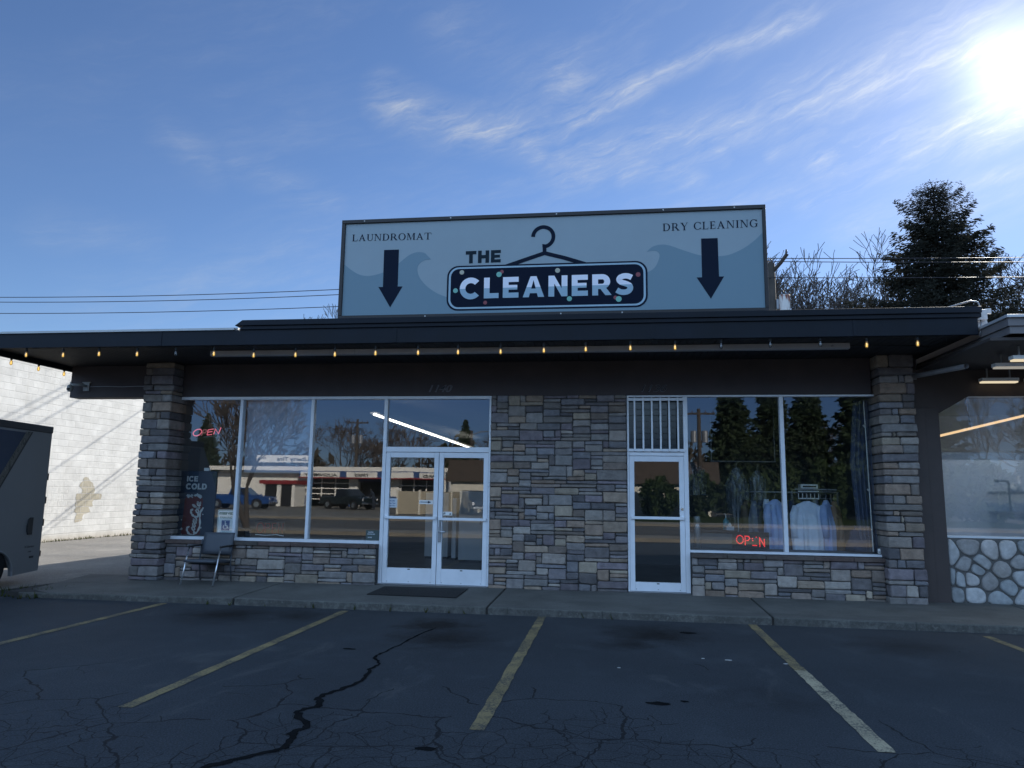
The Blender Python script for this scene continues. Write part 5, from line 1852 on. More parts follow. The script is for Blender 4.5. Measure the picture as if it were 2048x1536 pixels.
q = MB(); q.lathe([(.0, 0), (.05, .002), (.05, .36), (.045, .40)], (2.20, .36, .801), 18); q.build('flask_body', M('flask_steel', (.40, .44, .48), .35, .6, .1, 5), fl_, smooth=True)
q = MB(); q.lathe([(.052, 0), (.055, .005), (.055, .10), (.05, .11)], (2.20, .36, 1.202), 18); q.build('lid', m_grey_metal, fl_, smooth=True)
q = MB()
vs_, fs_ = [], []
n_ = 44
for i in range(n_ + 1):
    s = i / n_
    x = 4.66 + .30 * s
    y = .30 + .035 * math.sin(s * 34) + .01 * math.sin(s * 71)
    vs_ += [(x, y, .81), (x - .07 * (1 - s), y, 2.2), (x + .02, y, 3.19)]
for i in range(n_):
    fs_ += [(3 * i, 3 * i + 3, 3 * i + 4, 3 * i + 1), (3 * i + 1, 3 * i + 4, 3 * i + 5, 3 * i + 2)]
q.add(vs_, fs_)
m_cur = M('slate_curtain_cloth', (.085, .105, .165), .9, 0, .1, 4)
tag(q.build('curtain', m_cur, smooth=True), 'slate blue curtain gathered at the right edge of the dry cleaning window', 'curtain')
q = MB(); q.tube([(4.82, .16, .83), (4.80, .16, 3.17)], .008, 8); q.tube([(4.80, .16, 2.75), (4.77, .15, 2.78)], .014, 6); q.tube([(4.815, .16, 1.75), (4.78, .15, 1.78)], .014, 6)
tag(q.build('curtain_wand', m_white), 'thin white upright rod beside the slate blue curtain', 'rod')
bg_ = thing('laundry_bag', 'dark blue laundry bag slumped in the right corner of the dry cleaning window', 'bag', (4.72, .42, .80))
q = MB()
q.lathe([(.0, 0), (.17, .01), (.19, .10), (.15, .22), (.09, .32), (.05, .37), (.07, .41), (.03, .42)], (4.70, .42, .802), 20)
q.v = [(x + .03 * math.sin(z * 23 + y * 9), y + .025 * math.sin(z * 17 + x * 21), z) for x, y, z in q.v]
q.build('bag_cloth', M('dark_blue_cloth', (.035, .055, .11), .9, 0, .15, 6), bg_, smooth=True)
q = MB(); q.tube([(4.66, .40, 1.19), (4.70, .36, 1.205), (4.74, .40, 1.19)], .008, 6); q.build('drawstring', m_white, bg_)

# ------------------------------------------------------------------ neighbour shop things
lit = EM('warm_tube', (1.0, .84, .58), .48)
SOFL = [(6.40, 6.92, -.14, 3.40), (7.04, 7.60, -.14, 3.40), (6.02, 6.75, -1.35, 3.42), (5.96, 6.75, -1.92, 3.42)]
for (x0, x1, y, z), lab in zip(SOFL, ('short lit strip light under the neighbour canopy just above its window', 'second short strip light above the neighbour window beside the first', 'dim strip light halfway out under the neighbour canopy', 'bright wide strip light nearest the front of the neighbour canopy')):
    t_ = thing('canopy_light', lab, 'strip light', ((x0 + x1) / 2, y, z), group='strip lights under the neighbour canopy')
    q = MB(); q.box(x0, x1, y - .06, y + .06, z + .022, z + .07); q.build('light_housing', m_white, t_)
    q = MB(); q.box(x0 + .01, x1 - .01, y - .045, y + .045, z, z + .021); q.build('lit_diffuser', lit if y < -1.5 or y > -1 else EM('dim_tube', (.9, .85, .75), .22), t_)
    for x in (x0 + .1, x1 - .1):
        q = MB()
        q.box(x - .01, x + .01, y - .01, y + .01, z + .071, 3.621)
        q.build('hanger_strap', m_grey_metal, t_)
pp = thing('awning_tube', 'pale hollow tube reaching forward beside the right stone pillar', 'tube', (5.5, -.6, 3.45))
q = MB()
n_ = 16
a0, a1 = Vector((5.47, -.05, 3.52)), Vector((5.72, -1.25, 3.475))
q.tube([a0, a1], .038, n_, cap=False)
q.tube([a1, a0 + (a1 - a0) * .5], .031, n_, cap=False)
q.build('tube_wall', M('pale_tube_metal', (.36, .36, .38), .5, .2, .15, 5), pp, smooth=True)
q = MB(); q.box(5.42, 5.52, -.08, -.031, 3.47, 3.57); q.build('bracket', m_grey_metal, pp)
eb = thing('junction_box', 'white electrical junction box and conduit at the end of the dark roof edge', 'junction box', (5.73, -1.6, 3.9))
m_ebox = M('dirty_white_metal', (.50, .50, .51), .55, .1, .3, 14)
q = MB(); q.box(5.700, 5.83, -1.70, -1.60, 4.03, 4.17); q.build('box', m_ebox, eb, bevel=.006)
q = MB()
q.prism([(5.685, 4.04), (5.70, 3.90), (5.80, 3.95), (5.89, 3.955), (5.85, 4.10), (5.80, 4.03)], -1.595, -1.575)
q.box(5.83, 5.90, -1.66, -1.62, 4.12, 4.19)
q.build('bracket_plate', m_ebox, eb)
q = MB()
q.tube([(5.30, -1.5, 4.215), (5.50, -1.55, 4.27), (5.68, -1.6, 4.315), (5.76, -1.62, 4.29), (5.79, -1.63, 4.17)], .011, 8)
q.tube([(5.76, -1.66, 4.03), (5.74, -1.70, 3.93), (5.70, -1.72, 3.80)], .010, 8)
q.build('conduit', m_grey_metal, eb, smooth=True)

sv = thing('pipe_shelving', 'black pipe wall shelf with three dark boards behind the frosted glass', 'shelves', (7.6, 1.1, 1.1))
q = MB()
for z in (1.085, 1.41, 1.735):
    q.box(7.0, 8.6, .93, 1.20, z, z + .045)
q.build('shelf_board', m_dark_brown, sv)
q = MB()
for x in (7.22, 8.4):
    q.tube([(x, .97, .15), (x, .97, 1.93), (x, .97, 1.94), (x - .03, .97, 1.95)], .016, 10)
    q.tube([(x - .17, .97, 1.95), (x, .97, 1.95)], .014, 8)
    q.lathe([(0, -.03), (.03, -.025), (.03, .025), (0, .03)], (x - .18, .97, 1.95), 10)
    for z in (1.41, 1.735):
        q.lathe([(.016, -.02), (.024, -.018), (.024, .018), (.016, .02)], (x, .97, z + .02), 10)
q.build('pipe_frame', m_black, sv, smooth=True)
for (x, z, h, w, lab) in ((7.32, 1.771, .13, .045, 'short glass jar on the top pipe shelf'), (7.42, 1.771, .24, .04, 'tall clear bottle on the top pipe shelf')):
    t_ = thing('glass_jar', lab, 'jar', (x, 1.06, z), group='glassware on the pipe shelf')
    q = MB(); q.lathe([(0, 0), (w, .003), (w, h * .6), (w * .4, h * .75), (w * .4, h)], (x, 1.06, z), 14); q.build('jar_glass', M('pale_glassware', (.45, .48, .52), .2, 0, .05, 9), t_, smooth=True)
    q = MB(); q.lathe([(0, 0), (w * .45, .002), (w * .45, .02), (0, .024)], (x, 1.06, z + h), 10); q.build('lid', m_white, t_)
bk = thing('wicker_basket', 'grey basket on the lowest pipe shelf', 'basket', (7.5, 1.06, 1.12))
q = MB(); q.lathe([(0, 0), (.15, .005), (.20, .10), (.19, .19), (.15, .215), (0, .2)], (7.22, 1.09, 1.121), 20); q.build('basket_weave', M('grey_wicker', (.17, .18, .20), .9, 0, .3, 30), bk, smooth=True)
q = MB(); q.tube([(7.22 + .195 * math.cos(rad(a)), 1.09 + .195 * math.sin(rad(a)), 1.31) for a in range(0, 361, 20)], .012, 6); q.build('basket_rim', m_grey_metal, bk)
pd = thing('pendant_lamp', 'long lit amber linear pendant lamp inside the neighbour shop', 'pendant lamp', (7.2, 1.5, 2.9))
q = MB(); q.tube([(6.30, 1.5, 2.685), (8.4, 1.5, 3.22)], .021, 8); q.build('lit_tube', EM('amber_tube', (1.0, .66, .36), .75), pd)
q = MB(); q.tube([(6.955, 1.5, 2.855), (6.95, 1.5, 2.95), (6.915, 1.5, 3.2), (6.90, 1.5, 3.6)], .009, 6); q.build('suspension_cord', m_black, pd)

# ------------------------------------------------------------------ trailer by the white wall
tr = thing('cargo_trailer', 'dark grey trailer with a tinted window parked beside the white block wall', 'trailer', (-9.12, -.12, 0), rad(-80.2))
m_tr = M('trailer_grey', (.20, .20, .205), .38, .1, .08, 1.2)
q = MB()
arc = [(1.22 + .47 * math.cos(rad(a)), .17 + .43 * math.sin(rad(a))) for a in range(0, 181, 12)]
side = [(0, .20), (.02, .19)] + [(p[0], p[1]) for p in arc[::-1]] + [(4.05, .19), (4.25, .60), (4.25, 1.62), (3.70, 2.58), (0, 2.58)]
q.prism(side, -.04, 0.0)
q.prism([(0, .20), (4.05, .19), (4.25, .60), (4.25, 1.62), (3.70, 2.58), (0, 2.58)], -2.2, -2.16)
q.box(0, .04, -2.158, -.042, .22, 2.58)
q.prism([(4.06, .22), (4.25, .60), (4.25, 1.62), (3.70, 2.58), (3.66, 2.58), (4.21, 1.61), (4.21, .61), (4.02, .22)], -2.158, -.042)
q.box(.05, 4.0, -2.158, -.042, .55, .60)
bd = q.build('body_shell', m_tr, tr, world=False)
q = MB(); q.box(-.02, 3.72, -2.22, .012, 2.581, 2.70); q.build('roof_cap', M('trailer_trim_dark', (.022, .022, .026), .5, 0, .2, 3), tr, bevel=.012, world=False)
q = MB(); q.prism([(.60, 2.56), (.74, 2.56), (1.95, .95), (1.78, .95)], .0005, .006)
def band_mat():
    m_, N, out = newmat('camouflage_band')
    v = N.n('ShaderNodeTexCoord').outputs['Object']
    f = N.noise(N.mapping(v, scale=(1, 1, .8)), 7, 3, .5, 2.5)
    c = N.ramp(f, [(.38, (.03, .028, .026)), (.48, (.13, .12, .10)), (.55, (.05, .048, .045)), (.68, (.20, .18, .16))])
    b = N.n('ShaderNodeBsdfPrincipled', inp={'Base Color': c, 'Roughness': .4}); N.set(out, 0, b.outputs[0]); return m_
q.build('camouflage_band', band_mat(), tr, world=False)
q = MB(); q.prism([(.76, 2.54), (3.6, 2.54), (3.6, 1.55), (1.50, 1.55)], .0005, .010); q.build('tinted_window', M('tinted_glass', (.045, .060, .095), .08, 0, .05, 2), tr, world=False)
q = MB(); q.prism([(.555, 2.56), (.60, 2.56), (1.78, .95), (1.735, .95)], .0005, .004); q.build('black_stripe', m_black, tr, world=False)
q = MB(); q.prism([(.30, .82), (.42, .82), (.45, .88), (.46, .97), (.43, 1.08), (.38, 1.11), (.30, 1.11)], .0005, .018); q.build('hatch', m_black, tr, bevel=.006, world=False)
q = MB(); wall_text(q, 'V-Series', .44, .0015, .60, .055, width=.26, shear=.3, depth=.001, face=1); wall_text(q, '7 0 0', .34, .0015, .52, .035, width=.09, shear=.2, depth=.001, face=1); q.build('model_lettering', M('silver_letter', (.04, .042, .046), .4, .2, .05, 6), tr, world=False)
q = MB(); q.box(.18, .29, .0005, .006, .42, .455); q.build('side_marker', m_black, tr, world=False)
q = MB(); q.box(-.022, -.001, -2.1, -.01, .22, 2.575); q.build('rear_ramp', bpy.data.materials['trailer_trim_dark'], tr, world=False)
for z, n_ in ((1.75, 'hinge'), (.95, 'hinge'), (1.34, 'hinge')):
    q = MB(); q.box(-.05, -.002, -.06, -.005, z, z + .12); q.build(n_, m_black, tr, world=False)
q = MB(); q.box(-.09, -.023, -.12, -.03, .42, .52); q.build('tail_lamp', M('dark_red_lens', (.06, .008, .008), .2, 0, .1, 6), tr, world=False)
q = MB(); q.tube([(1.22 + .48 * math.cos(rad(a)), .012, .17 + .44 * math.sin(rad(a))) for a in range(0, 181, 10)], .018, 6); q.build('fender_trim', m_grey_metal, tr, world=False)
q = MB()
n_ = 24
vs_, fs_ = [], []
for (r_, y) in ((.20, -.04), (.33, -.02), (.345, -.06), (.345, -.20), (.33, -.24), (.2, -.24)):
    vs_ += [(1.22 + r_ * math.cos(6.2832 * k / n_), y, .345 + r_ * math.sin(6.2832 * k / n_)) for k in range(n_)]
for i in range(5):
    fs_ += [(i * n_ + k, i * n_ + (k + 1) % n_, (i + 1) * n_ + (k + 1) % n_, (i + 1) * n_ + k) for k in range(n_)]
q.add(vs_, fs_)
wh = q.build('wheel', m_rubber, tr, smooth=True, world=False)
q = MB(); q.prism([(1.22 + .205 * math.cos(rad(a)), .345 + .205 * math.sin(rad(a))) for a in range(0, 360, 15)], -.10, -.06); q.build('rim', m_grey_metal, wh, world=False)

# ------------------------------------------------------------------ trees
m_bark = M('dark_bark', (.060, .050, .042), .95, 0, .4, 6, .6, 18)
m_twig = M('grey_twig', (.085, .068, .058), .9, 0, .3, 2)
m_spruce = leaf_mat('spruce_needles', (.034, .036, .032), (.065, .066, .052), .5)
m_conifer = leaf_mat('conifer_needles', (.035, .055, .032), (.08, .11, .06), .5)
m_shrub = leaf_mat('shrub_leaves', (.030, .050, .020), (.07, .10, .045), 1.5)


def mesh_np(name, V_, F_, mat, parent, smooth=False):
    me = bpy.data.meshes.new(name)
    nv, nf = len(V_), len(F_)
    k = F_.shape[1]
    me.vertices.add(nv)
    me.vertices.foreach_set('co', np.ascontiguousarray(V_, np.float32).ravel())
    me.loops.add(nf * k)
    me.loops.foreach_set('vertex_index', np.ascontiguousarray(F_, np.int32).ravel())
    me.polygons.add(nf)
    me.polygons.foreach_set('loop_start', np.arange(0, nf * k, k, dtype=np.int32))
    me.polygons.foreach_set('loop_total', np.full(nf, k, np.int32))
    me.materials.append(mat)
    me.update(calc_edges=True)
    me.validate()
    o = bpy.data.objects.new(name, me)
    COL.objects.link(o)
    o.parent = parent
    return o


def conifer(label, H, prof, seed, mat, dens=1.0, spray=.42, group=None, droop=.25, name='conifer', wid=.17, gap=1.0, lvar=(.72, 1.12)):
    """prof(t): crown radius at height fraction t"""
    R = np.random.default_rng(seed)
    t_ = thing(name, label, 'tree', (0, 0, 0), group=group)
    b = MB()
    b.tube([(0, 0, -.05), (.03, 0, H * .3), (-.02, .03, H * .65), (0, 0, H * .98)], [H * .018, H * .014, H * .008, .03], 8)
    lim = []
    P, D, SZ = [], [], []
    z = H * .06
    while z < H * .985:
        t = z / H
        r_ = prof(t)
        n_ = max(4, int(R.integers(6, 9)))
        a0 = R.uniform(0, 6.28)
        for k in range(n_):
            a = a0 + 6.283 * k / n_ + R.uniform(-.3, .3)
            L = r_ * R.uniform(*lvar)
            if L < .08:
                continue
            up = R.uniform(-.10, .12) + (.45 if t > .88 else 0)
            dirv = np.array([math.cos(a), math.sin(a), 0])
            side = np.array([-math.sin(a), math.cos(a), 0])
            def bp(s):
                return dirv * (L * s) + np.array([0, 0, z + L * (up * s - droop * s * (1 - s) * 2.0 - droop * .5 * s + .22 * max(0, s - .6))])
            b.tube([bp(0), bp(.4), bp(.75), bp(1.0)], [.012 + L * .010, .010 + L * .006, .012, .005], 4, cap=False)
            m_ = max(6, int(L * 26 * dens))
            s = R.uniform(.10, 1.0, m_) ** .8
            for q_ in s:
                p = bp(q_)
                w = (.10 + .28 * L * q_ * (1.15 - q_)) 
                off = side * R.normal(0, w * .7) + np.array([0, 0, R.normal(0, .05) - abs(R.normal(0, .10 + droop * .25))])
                d = dirv * R.uniform(.25, 1.0) + side * R.normal(0, .65) + np.array([0, 0, R.uniform(-1.0, .35) * (.5 + droop)])
                P.append(p + off); D.append(d); SZ.append(spray * R.uniform(.55, 1.15) * (.6 if t > .9 else 1))
        z += gap * R.uniform(.16, .30) * (.6 + .6 * (1 - t)) / max(.55, dens ** .5)
    b.build('trunk', m_bark, t_, smooth=True)
    P, D, SZ = np.array(P), np.array(D), np.array(SZ)
    D /= np.linalg.norm(D, axis=1)[:, None] + 1e-9
    rnd = R.normal(size=P.shape)
    N1 = np.cross(D, rnd); N1 /= np.linalg.norm(N1, axis=1)[:, None] + 1e-9
    N2 = np.cross(D, N1)
    n_ = len(P)
    Vs, Fs = [], []
    for j, NN in enumerate((N1, N2)):
        w = SZ[:, None] * wid
        a_ = P - D * SZ[:, None] * .45
        b_ = P + NN * w
        c_ = P + D * SZ[:, None] * .55
        d_ = P - NN * w
        Vs.append(np.stack([a_, b_, c_, d_], 1).reshape(-1, 3))
        Fs.append(np.arange(4 * n_).reshape(n_, 4) + j * 4 * n_)
    mesh_np('crown', np.concatenate(Vs), np.concatenate(Fs), mat, t_)
    return t_


def bare_tree(label, H, seed, spread=.55, levels=6, group=None, multi=1, name='bare_tree', trunk_r=None, lean=0.0, first=.22, rmin=.016):
    R = random.Random(seed)
    t_ = thing(name, label, 'tree', (0, 0, 0), group=group)
    big, small = MB(), MB()

    def grow(p, d, L, r_, lv):
        pts, rs = [p], [r_]
        n_ = 3
        q_ = p.copy()
        dd = d.copy()
        for i in range(n_):
            dd = (dd + Vector((R.gauss(0, .13), R.gauss(0, .13), R.gauss(.03, .08)))).normalized()
            q_ = q_ + dd * (L / n_)
            pts.append(q_.copy())
            rs.append(max(rmin, r_ * (1 - .32 * (i + 1) / n_)))
        (big if lv < 3 else small).tube(pts, rs, 7 if lv < 2 else (5 if lv < 3 else 3), cap=False)
        if lv >= levels:
            return
        k = R.choice((2, 3, 3)) if lv < levels - 1 else R.choice((2, 3, 4))
        for j in range(k):
            ax = Vector((R.gauss(0, 1), R.gauss(0, 1), R.gauss(0, .4)))
            ax = (ax - dd * ax.dot(dd)).normalized()
            ang = spread * R.uniform(.55, 1.35)
            nd = (dd * math.cos(ang) + ax * math.sin(ang))
            nd.z += .16
            nd.normalize()
            i = R.choice((2, 3, 3)) if j else 3
            grow(pts[i].copy(), nd, L * R.uniform(.62, .86), rs[i] * (.72 if j == 0 else .56), lv + 1)
    for k in range(multi):
        a = R.uniform(0, 6.28)
        d0 = Vector((math.cos(a) * .28 * (multi > 1) + lean, math.sin(a) * .28 * (multi > 1), 1)).normalized()
        grow(Vector((0, 0, -.05)), d0, H * first, trunk_r or H * .017, 0)
    hz = max(v[2] for v in small.v) if small.v else 1
    k_ = H / hz
    for mb_ in (big, small):
        mb_.v = [(v[0] * k_, v[1] * k_, v[2] * k_) for v in mb_.v]
    big.build('trunk', m_bark, t_, smooth=True)
    small.build('twigs', m_twig, t_)
    return t_


def prof_spruce(t):
    pts = [(0, 4.2), (.35, 4.3), (.55, 4.2), (.64, 3.7), (.76, 2.85), (.85, 2.05), (.92, 1.35), (.965, .80), (1, .25)]
    for (a, ra), (b, rb) in zip(pts[:-1], pts[1:]):
        if a <= t <= b:
            return ra + (rb - ra) * (t - a) / (b - a)
    return .3


tsp = conifer('tall dark spruce with drooping boughs rising behind the right roof end', 18.7, prof_spruce, 5, m_spruce, 2.6, .27, droop=.24, name='spruce_tree', wid=.12, gap=2.2, lvar=(.55, 1.16))
tsp.location = (17.95, 28, 0)
tsp.scale = (1.12, 1.12, .99)
GB = 'bare trees behind the shops'
tb1 = bare_tree('bare spreading tree between the utility pole and the spruce', 18.8, 21, .60, 7, GB, 3, first=.25, rmin=.017)
tb1.location = (13.4, 36, 0)
tb2 = bare_tree('bare tree close behind the utility pole and transformer', 19.2, 34, .62, 7, GB, 3, first=.26, rmin=.017)
tb2.location = (15.8, 41, 0)
tb3 = dup(tb1, (26.8, 34, 0), 1.9, 'bare tree to the right of the tall spruce', .96)
tb4 = bare_tree('bare twiggy treetop showing over the left roof beside the dark cap board', 11.3, 8, .5, 7, GB, 2, rmin=.011)
tb4.location = (-17.2, 26, 0)
tb5 = dup(tb4, (-14.0, 26.5, 0), 2.4, 'small bare treetop just left of the roof sign', .985)
tb6 = dup(tb4, (-19.6, 25.5, 0), 4.0, 'faint bare twig tip farthest left over the flat roof', .90)
tb7 = dup(tb2, (11.5, 43, 0), 1.0, 'bare tree partly hidden behind the utility pole', .92)

# ------------------------------------------------------------------ poles and lines
m_pole = M('weathered_pole_wood', (.060, .050, .042), .9, 0, .35, 4, .5, 30)
m_wire = M('line_cable', (.030, .024, .028), .5, .2, .1, 3)
m_porc = M('brown_porcelain', (.10, .07, .055), .3, 0, .1, 5)


def rust_mat():
    m_, N, out = newmat('rusty_white_tank')
    v = N.n('ShaderNodeTexCoord').outputs['Object']
    f = N.noise(N.mapping(v, scale=(1, 1, .16)), 7.0, 5, .65)
    c = N.mix(N.ramp(f, [(.48, 0.0), (.56, 1.0)]), (.62, .60, .58), (.22, .065, .035))
    b = N.n('ShaderNodeBsdfPrincipled', inp={'Base Color': c, 'Roughness': .7}); N.set(out, 0, b.outputs[0]); return m_


m_rust = rust_mat()
up = thing('utility_pole', 'wooden utility pole with a rusty white transformer just right of the roof sign', 'utility pole', (7.30, 18, 0))
q = MB(); q.tube([(7.28, 18, -.05), (7.30, 18, 11.05)], [.20, .135], 10); q.build('pole', m_pole, up, smooth=True)
q = MB()
q.tube([(7.32, 18.0, 10.65), (7.62, 17.75, 10.98), (7.85, 17.6, 11.30)], .085, 6)
q.build('crossarm', m_pole, up)
for (x, y, z) in ((7.30, 18, 11.05), (7.82, 17.62, 11.30)):
    q = MB(); q.lathe([(.02, 0), (.03, .03), (.06, .05), (.03, .08), (.05, .11), (.03, .14), (.035, .18)], (x, y, z), 10); q.build('insulator', m_porc, up, smooth=True)
q = MB(); q.lathe([(.0, 0), (.20, .01), (.21, .04), (.21, .66), (.22, .68), (.19, .72), (0, .74)], (7.72, 17.8, 8.92), 18); tk = q.build('transformer', m_rust, up, smooth=False)
q = MB(); q.lathe([(.03, 0), (.05, .03), (.03, .06), (.05, .09), (.02, .17)], (7.66, 17.75, 9.64), 8); q.build('bushing', m_black, tk, smooth=True)
q = MB(); q.box(7.42, 7.56, 17.85, 17.95, 9.1, 9.5); q.build('bracket', m_grey_metal, up)


def line(label, fL, fR, y, xl=-45, xm=7.3, xr=60, r_=.017):
    t_ = thing('power_line', label, 'cable', (0, y, 9), group='power lines behind the shops')
    q = MB()
    q.tube([(x, y, fL(x)) for x in np.linspace(xl, xm, 34)], r_, 5)
    q.tube([(x, y, fR(x)) for x in np.linspace(xm, xr, 24)], r_, 5)
    q.build('wire', m_wire, t_, smooth=True)


line('topmost thin power line crossing the sky behind the shops', lambda x: 10.30 + .95 * ((x + 19) / 26.3) ** 2, lambda x: 10.82 + .43 * ((x - 33) / 25.7) ** 2, 17.99)
line('middle thin power line crossing the sky behind the shops', lambda x: 10.06 + 1.05 * ((x + 19) / 26.3) ** 2, lambda x: 10.62 + .5 * ((x - 33) / 25.7) ** 2, 18.01)
line('lowest thin power line crossing the sky behind the shops', lambda x: 9.50 + .90 * ((x + 19) / 26.3) ** 2, lambda x: 10.02 + .38 * ((x - 33) / 25.7) ** 2, 17.88)
for (z, r_, lab) in ((6.35, .018, 'low cable behind the roofs whose upper shadow line crosses the white block wall'), (6.15, .012, 'lowest cable behind the roofs whose lower shadow line crosses the white block wall'), (8.0, .014, 'middle cable behind the roofs whose faint shadow crosses the white block wall')):
    line(lab, lambda x: z + .5 * ((x + 19) / 26.3) ** 2, lambda x: z + .1 + .4 * ((x - 33) / 25.7) ** 2, 18.18 + z * .01, r_=r_)
p2 = thing('utility_pole', 'plain wooden utility pole far out to the left behind the white building', 'utility pole', (-45, 18, 0))
q = MB(); q.tube([(-45, 18, -.05), (-45, 18, 11.6)], [.20, .135], 10); q.build('pole', m_pole, p2, smooth=True)

# ------------------------------------------------------------------ across the street (seen mirrored in the glass)
ty = thing('tyre_shop', 'low white and blue tyre shop with three bays across the street', 'building', (-27, -60, 0))
m_twhite = M('tyre_shop_white', (.84, .81, .74), .6, 0, .1, 1)
m_tblue = M('tyre_shop_blue', (.03, .075, .20), .6, 0, .1, 1)
m_tred = M('tyre_shop_red', (.24, .018, .022), .6, 0, .1, 1)
q = MB()
q.box(-39, -15, -70, -58.6, 3.1, 3.4)
for (a, b) in ((-39, -29.5), (-25.0, -24.2), (-20.9, -19.9), (-15.9, -15)):
    q.box(a, b, -59.2, -58.4, .0, 3.1)
q.box(-39, -15, -70, -69.6, 0, 3.1)
q.box(-39, -38.7, -69.5, -59.2, 0, 3.1)
q.box(-15.3, -15, -69.5, -59.2, 0, 3.1)
q.build('wall', m_twhite, ty)
q = MB(); q.box(-39.4, -14.6, -58.3, -57.2, 3.45, 3.85); q.box(-39.4, -14.6, -70.2, -58.31, 3.45, 3.75); q.build('roof_band', m_twhite, ty)
q = MB(); q.box(-29.8, -15, -57.30, -57.18, 2.84, 3.44); q.box(-29.4, -15.05, -58.39, -58.2, .0, 1.0) if False else None
for (a, b) in ((-39, -29.5), (-25.0, -24.2), (-20.9, -19.9), (-15.9, -15)):
    q.box(a, b, -58.39, -58.33, .01, 1.05)
q.box(-24.1, -21.0, -58.6, -58.4, 2.45, 2.83)
q.build('blue_trim', m_tblue, ty)
q = MB()
for (a, b) in ((-29.6, -25.6), (-24.9, -21.8), (-20.9, -18.2), (-17.6, -15.0)):
    q.box(a, b, -57.16, -57.05, 2.84, 3.36)
q.build('sign_panel', m_twhite, ty)
q = MB()
q.box(-29.8, -15, -57.20, -57.06, 2.72, 2.838)
q.build('red_band', m_tred, ty)
q = MB()
wall_text(q, 'ALIGNMENT', -25.8, -57.04, 2.92, .40, width=3.4, shear=.2, bold=.012, face=1, depth=.01)
wall_text(q, 'TIRES', -22.6, -57.04, 2.92, .40, width=1.5, shear=.2, bold=.012, face=1, depth=.01)
wall_text(q, 'BRAKES', -15.3, -57.04, 2.92, .40, width=2.0, shear=.2, bold=.012, face=1, depth=.01)
q.build('lettering', m_black, ty)


def bay_door(x0, x1, z0, z1):
    d = MB()
    for k in range(4):
        x = x0 + (x1 - x0) * k / 3
        d.box(x - .06, x + .06, -58.62, -58.55, z0, z1)
    for k in range(5):
        z = z0 + (z1 - z0) * k / 4
        d.box(x0 + .061, x1 - .061, -58.615, -58.555, z - .05, z + .05)
    o = d.build('bay_door', m_twhite, ty)
    d = MB(); d.add([(x0, -58.59, z0), (x1, -58.59, z0), (x1, -58.59, z1), (x0, -58.59, z1)], [(0, 1, 2, 3)])
    d.build('bay_glass', M('dark_bay_glass', (.012, .013, .015), .2, 0, .1, 1), o)


bay_door(-29.4, -25.1, .7, 2.8)
bay_door(-19.8, -16.0, .1, 2.8)
q = MB(); q.box(-24.15, -20.95, -60.0, -59.9, 0, 2.8); q.build('bay_shade_panel', m_black, ty)  # black panel stands in for the shade inside the open bay
lb = thing('tyre_shop_sign', 'white Liberty Tire sign board on the tyre shop roof across the street', 'sign', (-32.2, -59, 4))
q = MB(); q.box(-35.2, -29.3, -59.1, -58.9, 4.30, 5.02); q.build('board', m_twhite, lb)
q = MB(); q.tube([(-34.5, -59, 3.75), (-34.5, -59, 4.3)], .06, 6); q.tube([(-30, -59, 3.75), (-30, -59, 4.3)], .06, 6); q.build('post', m_grey_metal, lb)
q = MB(); wall_text(q, 'Liberty Tire', -29.6, -58.88, 4.46, .55, width=3.4, bold=.008, face=1, depth=.01)
wall_text(q, 'OPEN', -34.2, -58.88, 4.62, .25, width=.8, face=1, depth=.01); q.build('lettering', m_navy, lb)
rbk = thing('red_roof_booth', 'small white booth with a red roof beside the tyre shop bays', 'booth', (-30.5, -56, 0))
q = MB(); q.box(-32.2, -32.0, -57.0, -54.6, .0, 2.1); q.box(-29.3, -29.0, -57.0, -54.6, .0, 2.1); q.box(-30.8, -30.4, -54.8, -54.6, .0, 2.1); q.box(-31.99, -29.31, -57.0, -56.9, 0, 2.1); q.build('wall', m_twhite, rbk)
q = MB(); q.box(-32.5, -28.8, -57.1, -54.4, 2.101, 2.45); q.build('roof', m_tred, rbk)
q = MB(); q.box(-31.98, -30.85, -54.75, -54.65, .01, 2.05); q.box(-30.35, -29.35, -54.75, -54.65, .01, 2.05); q.build('door', m_black, rbk)


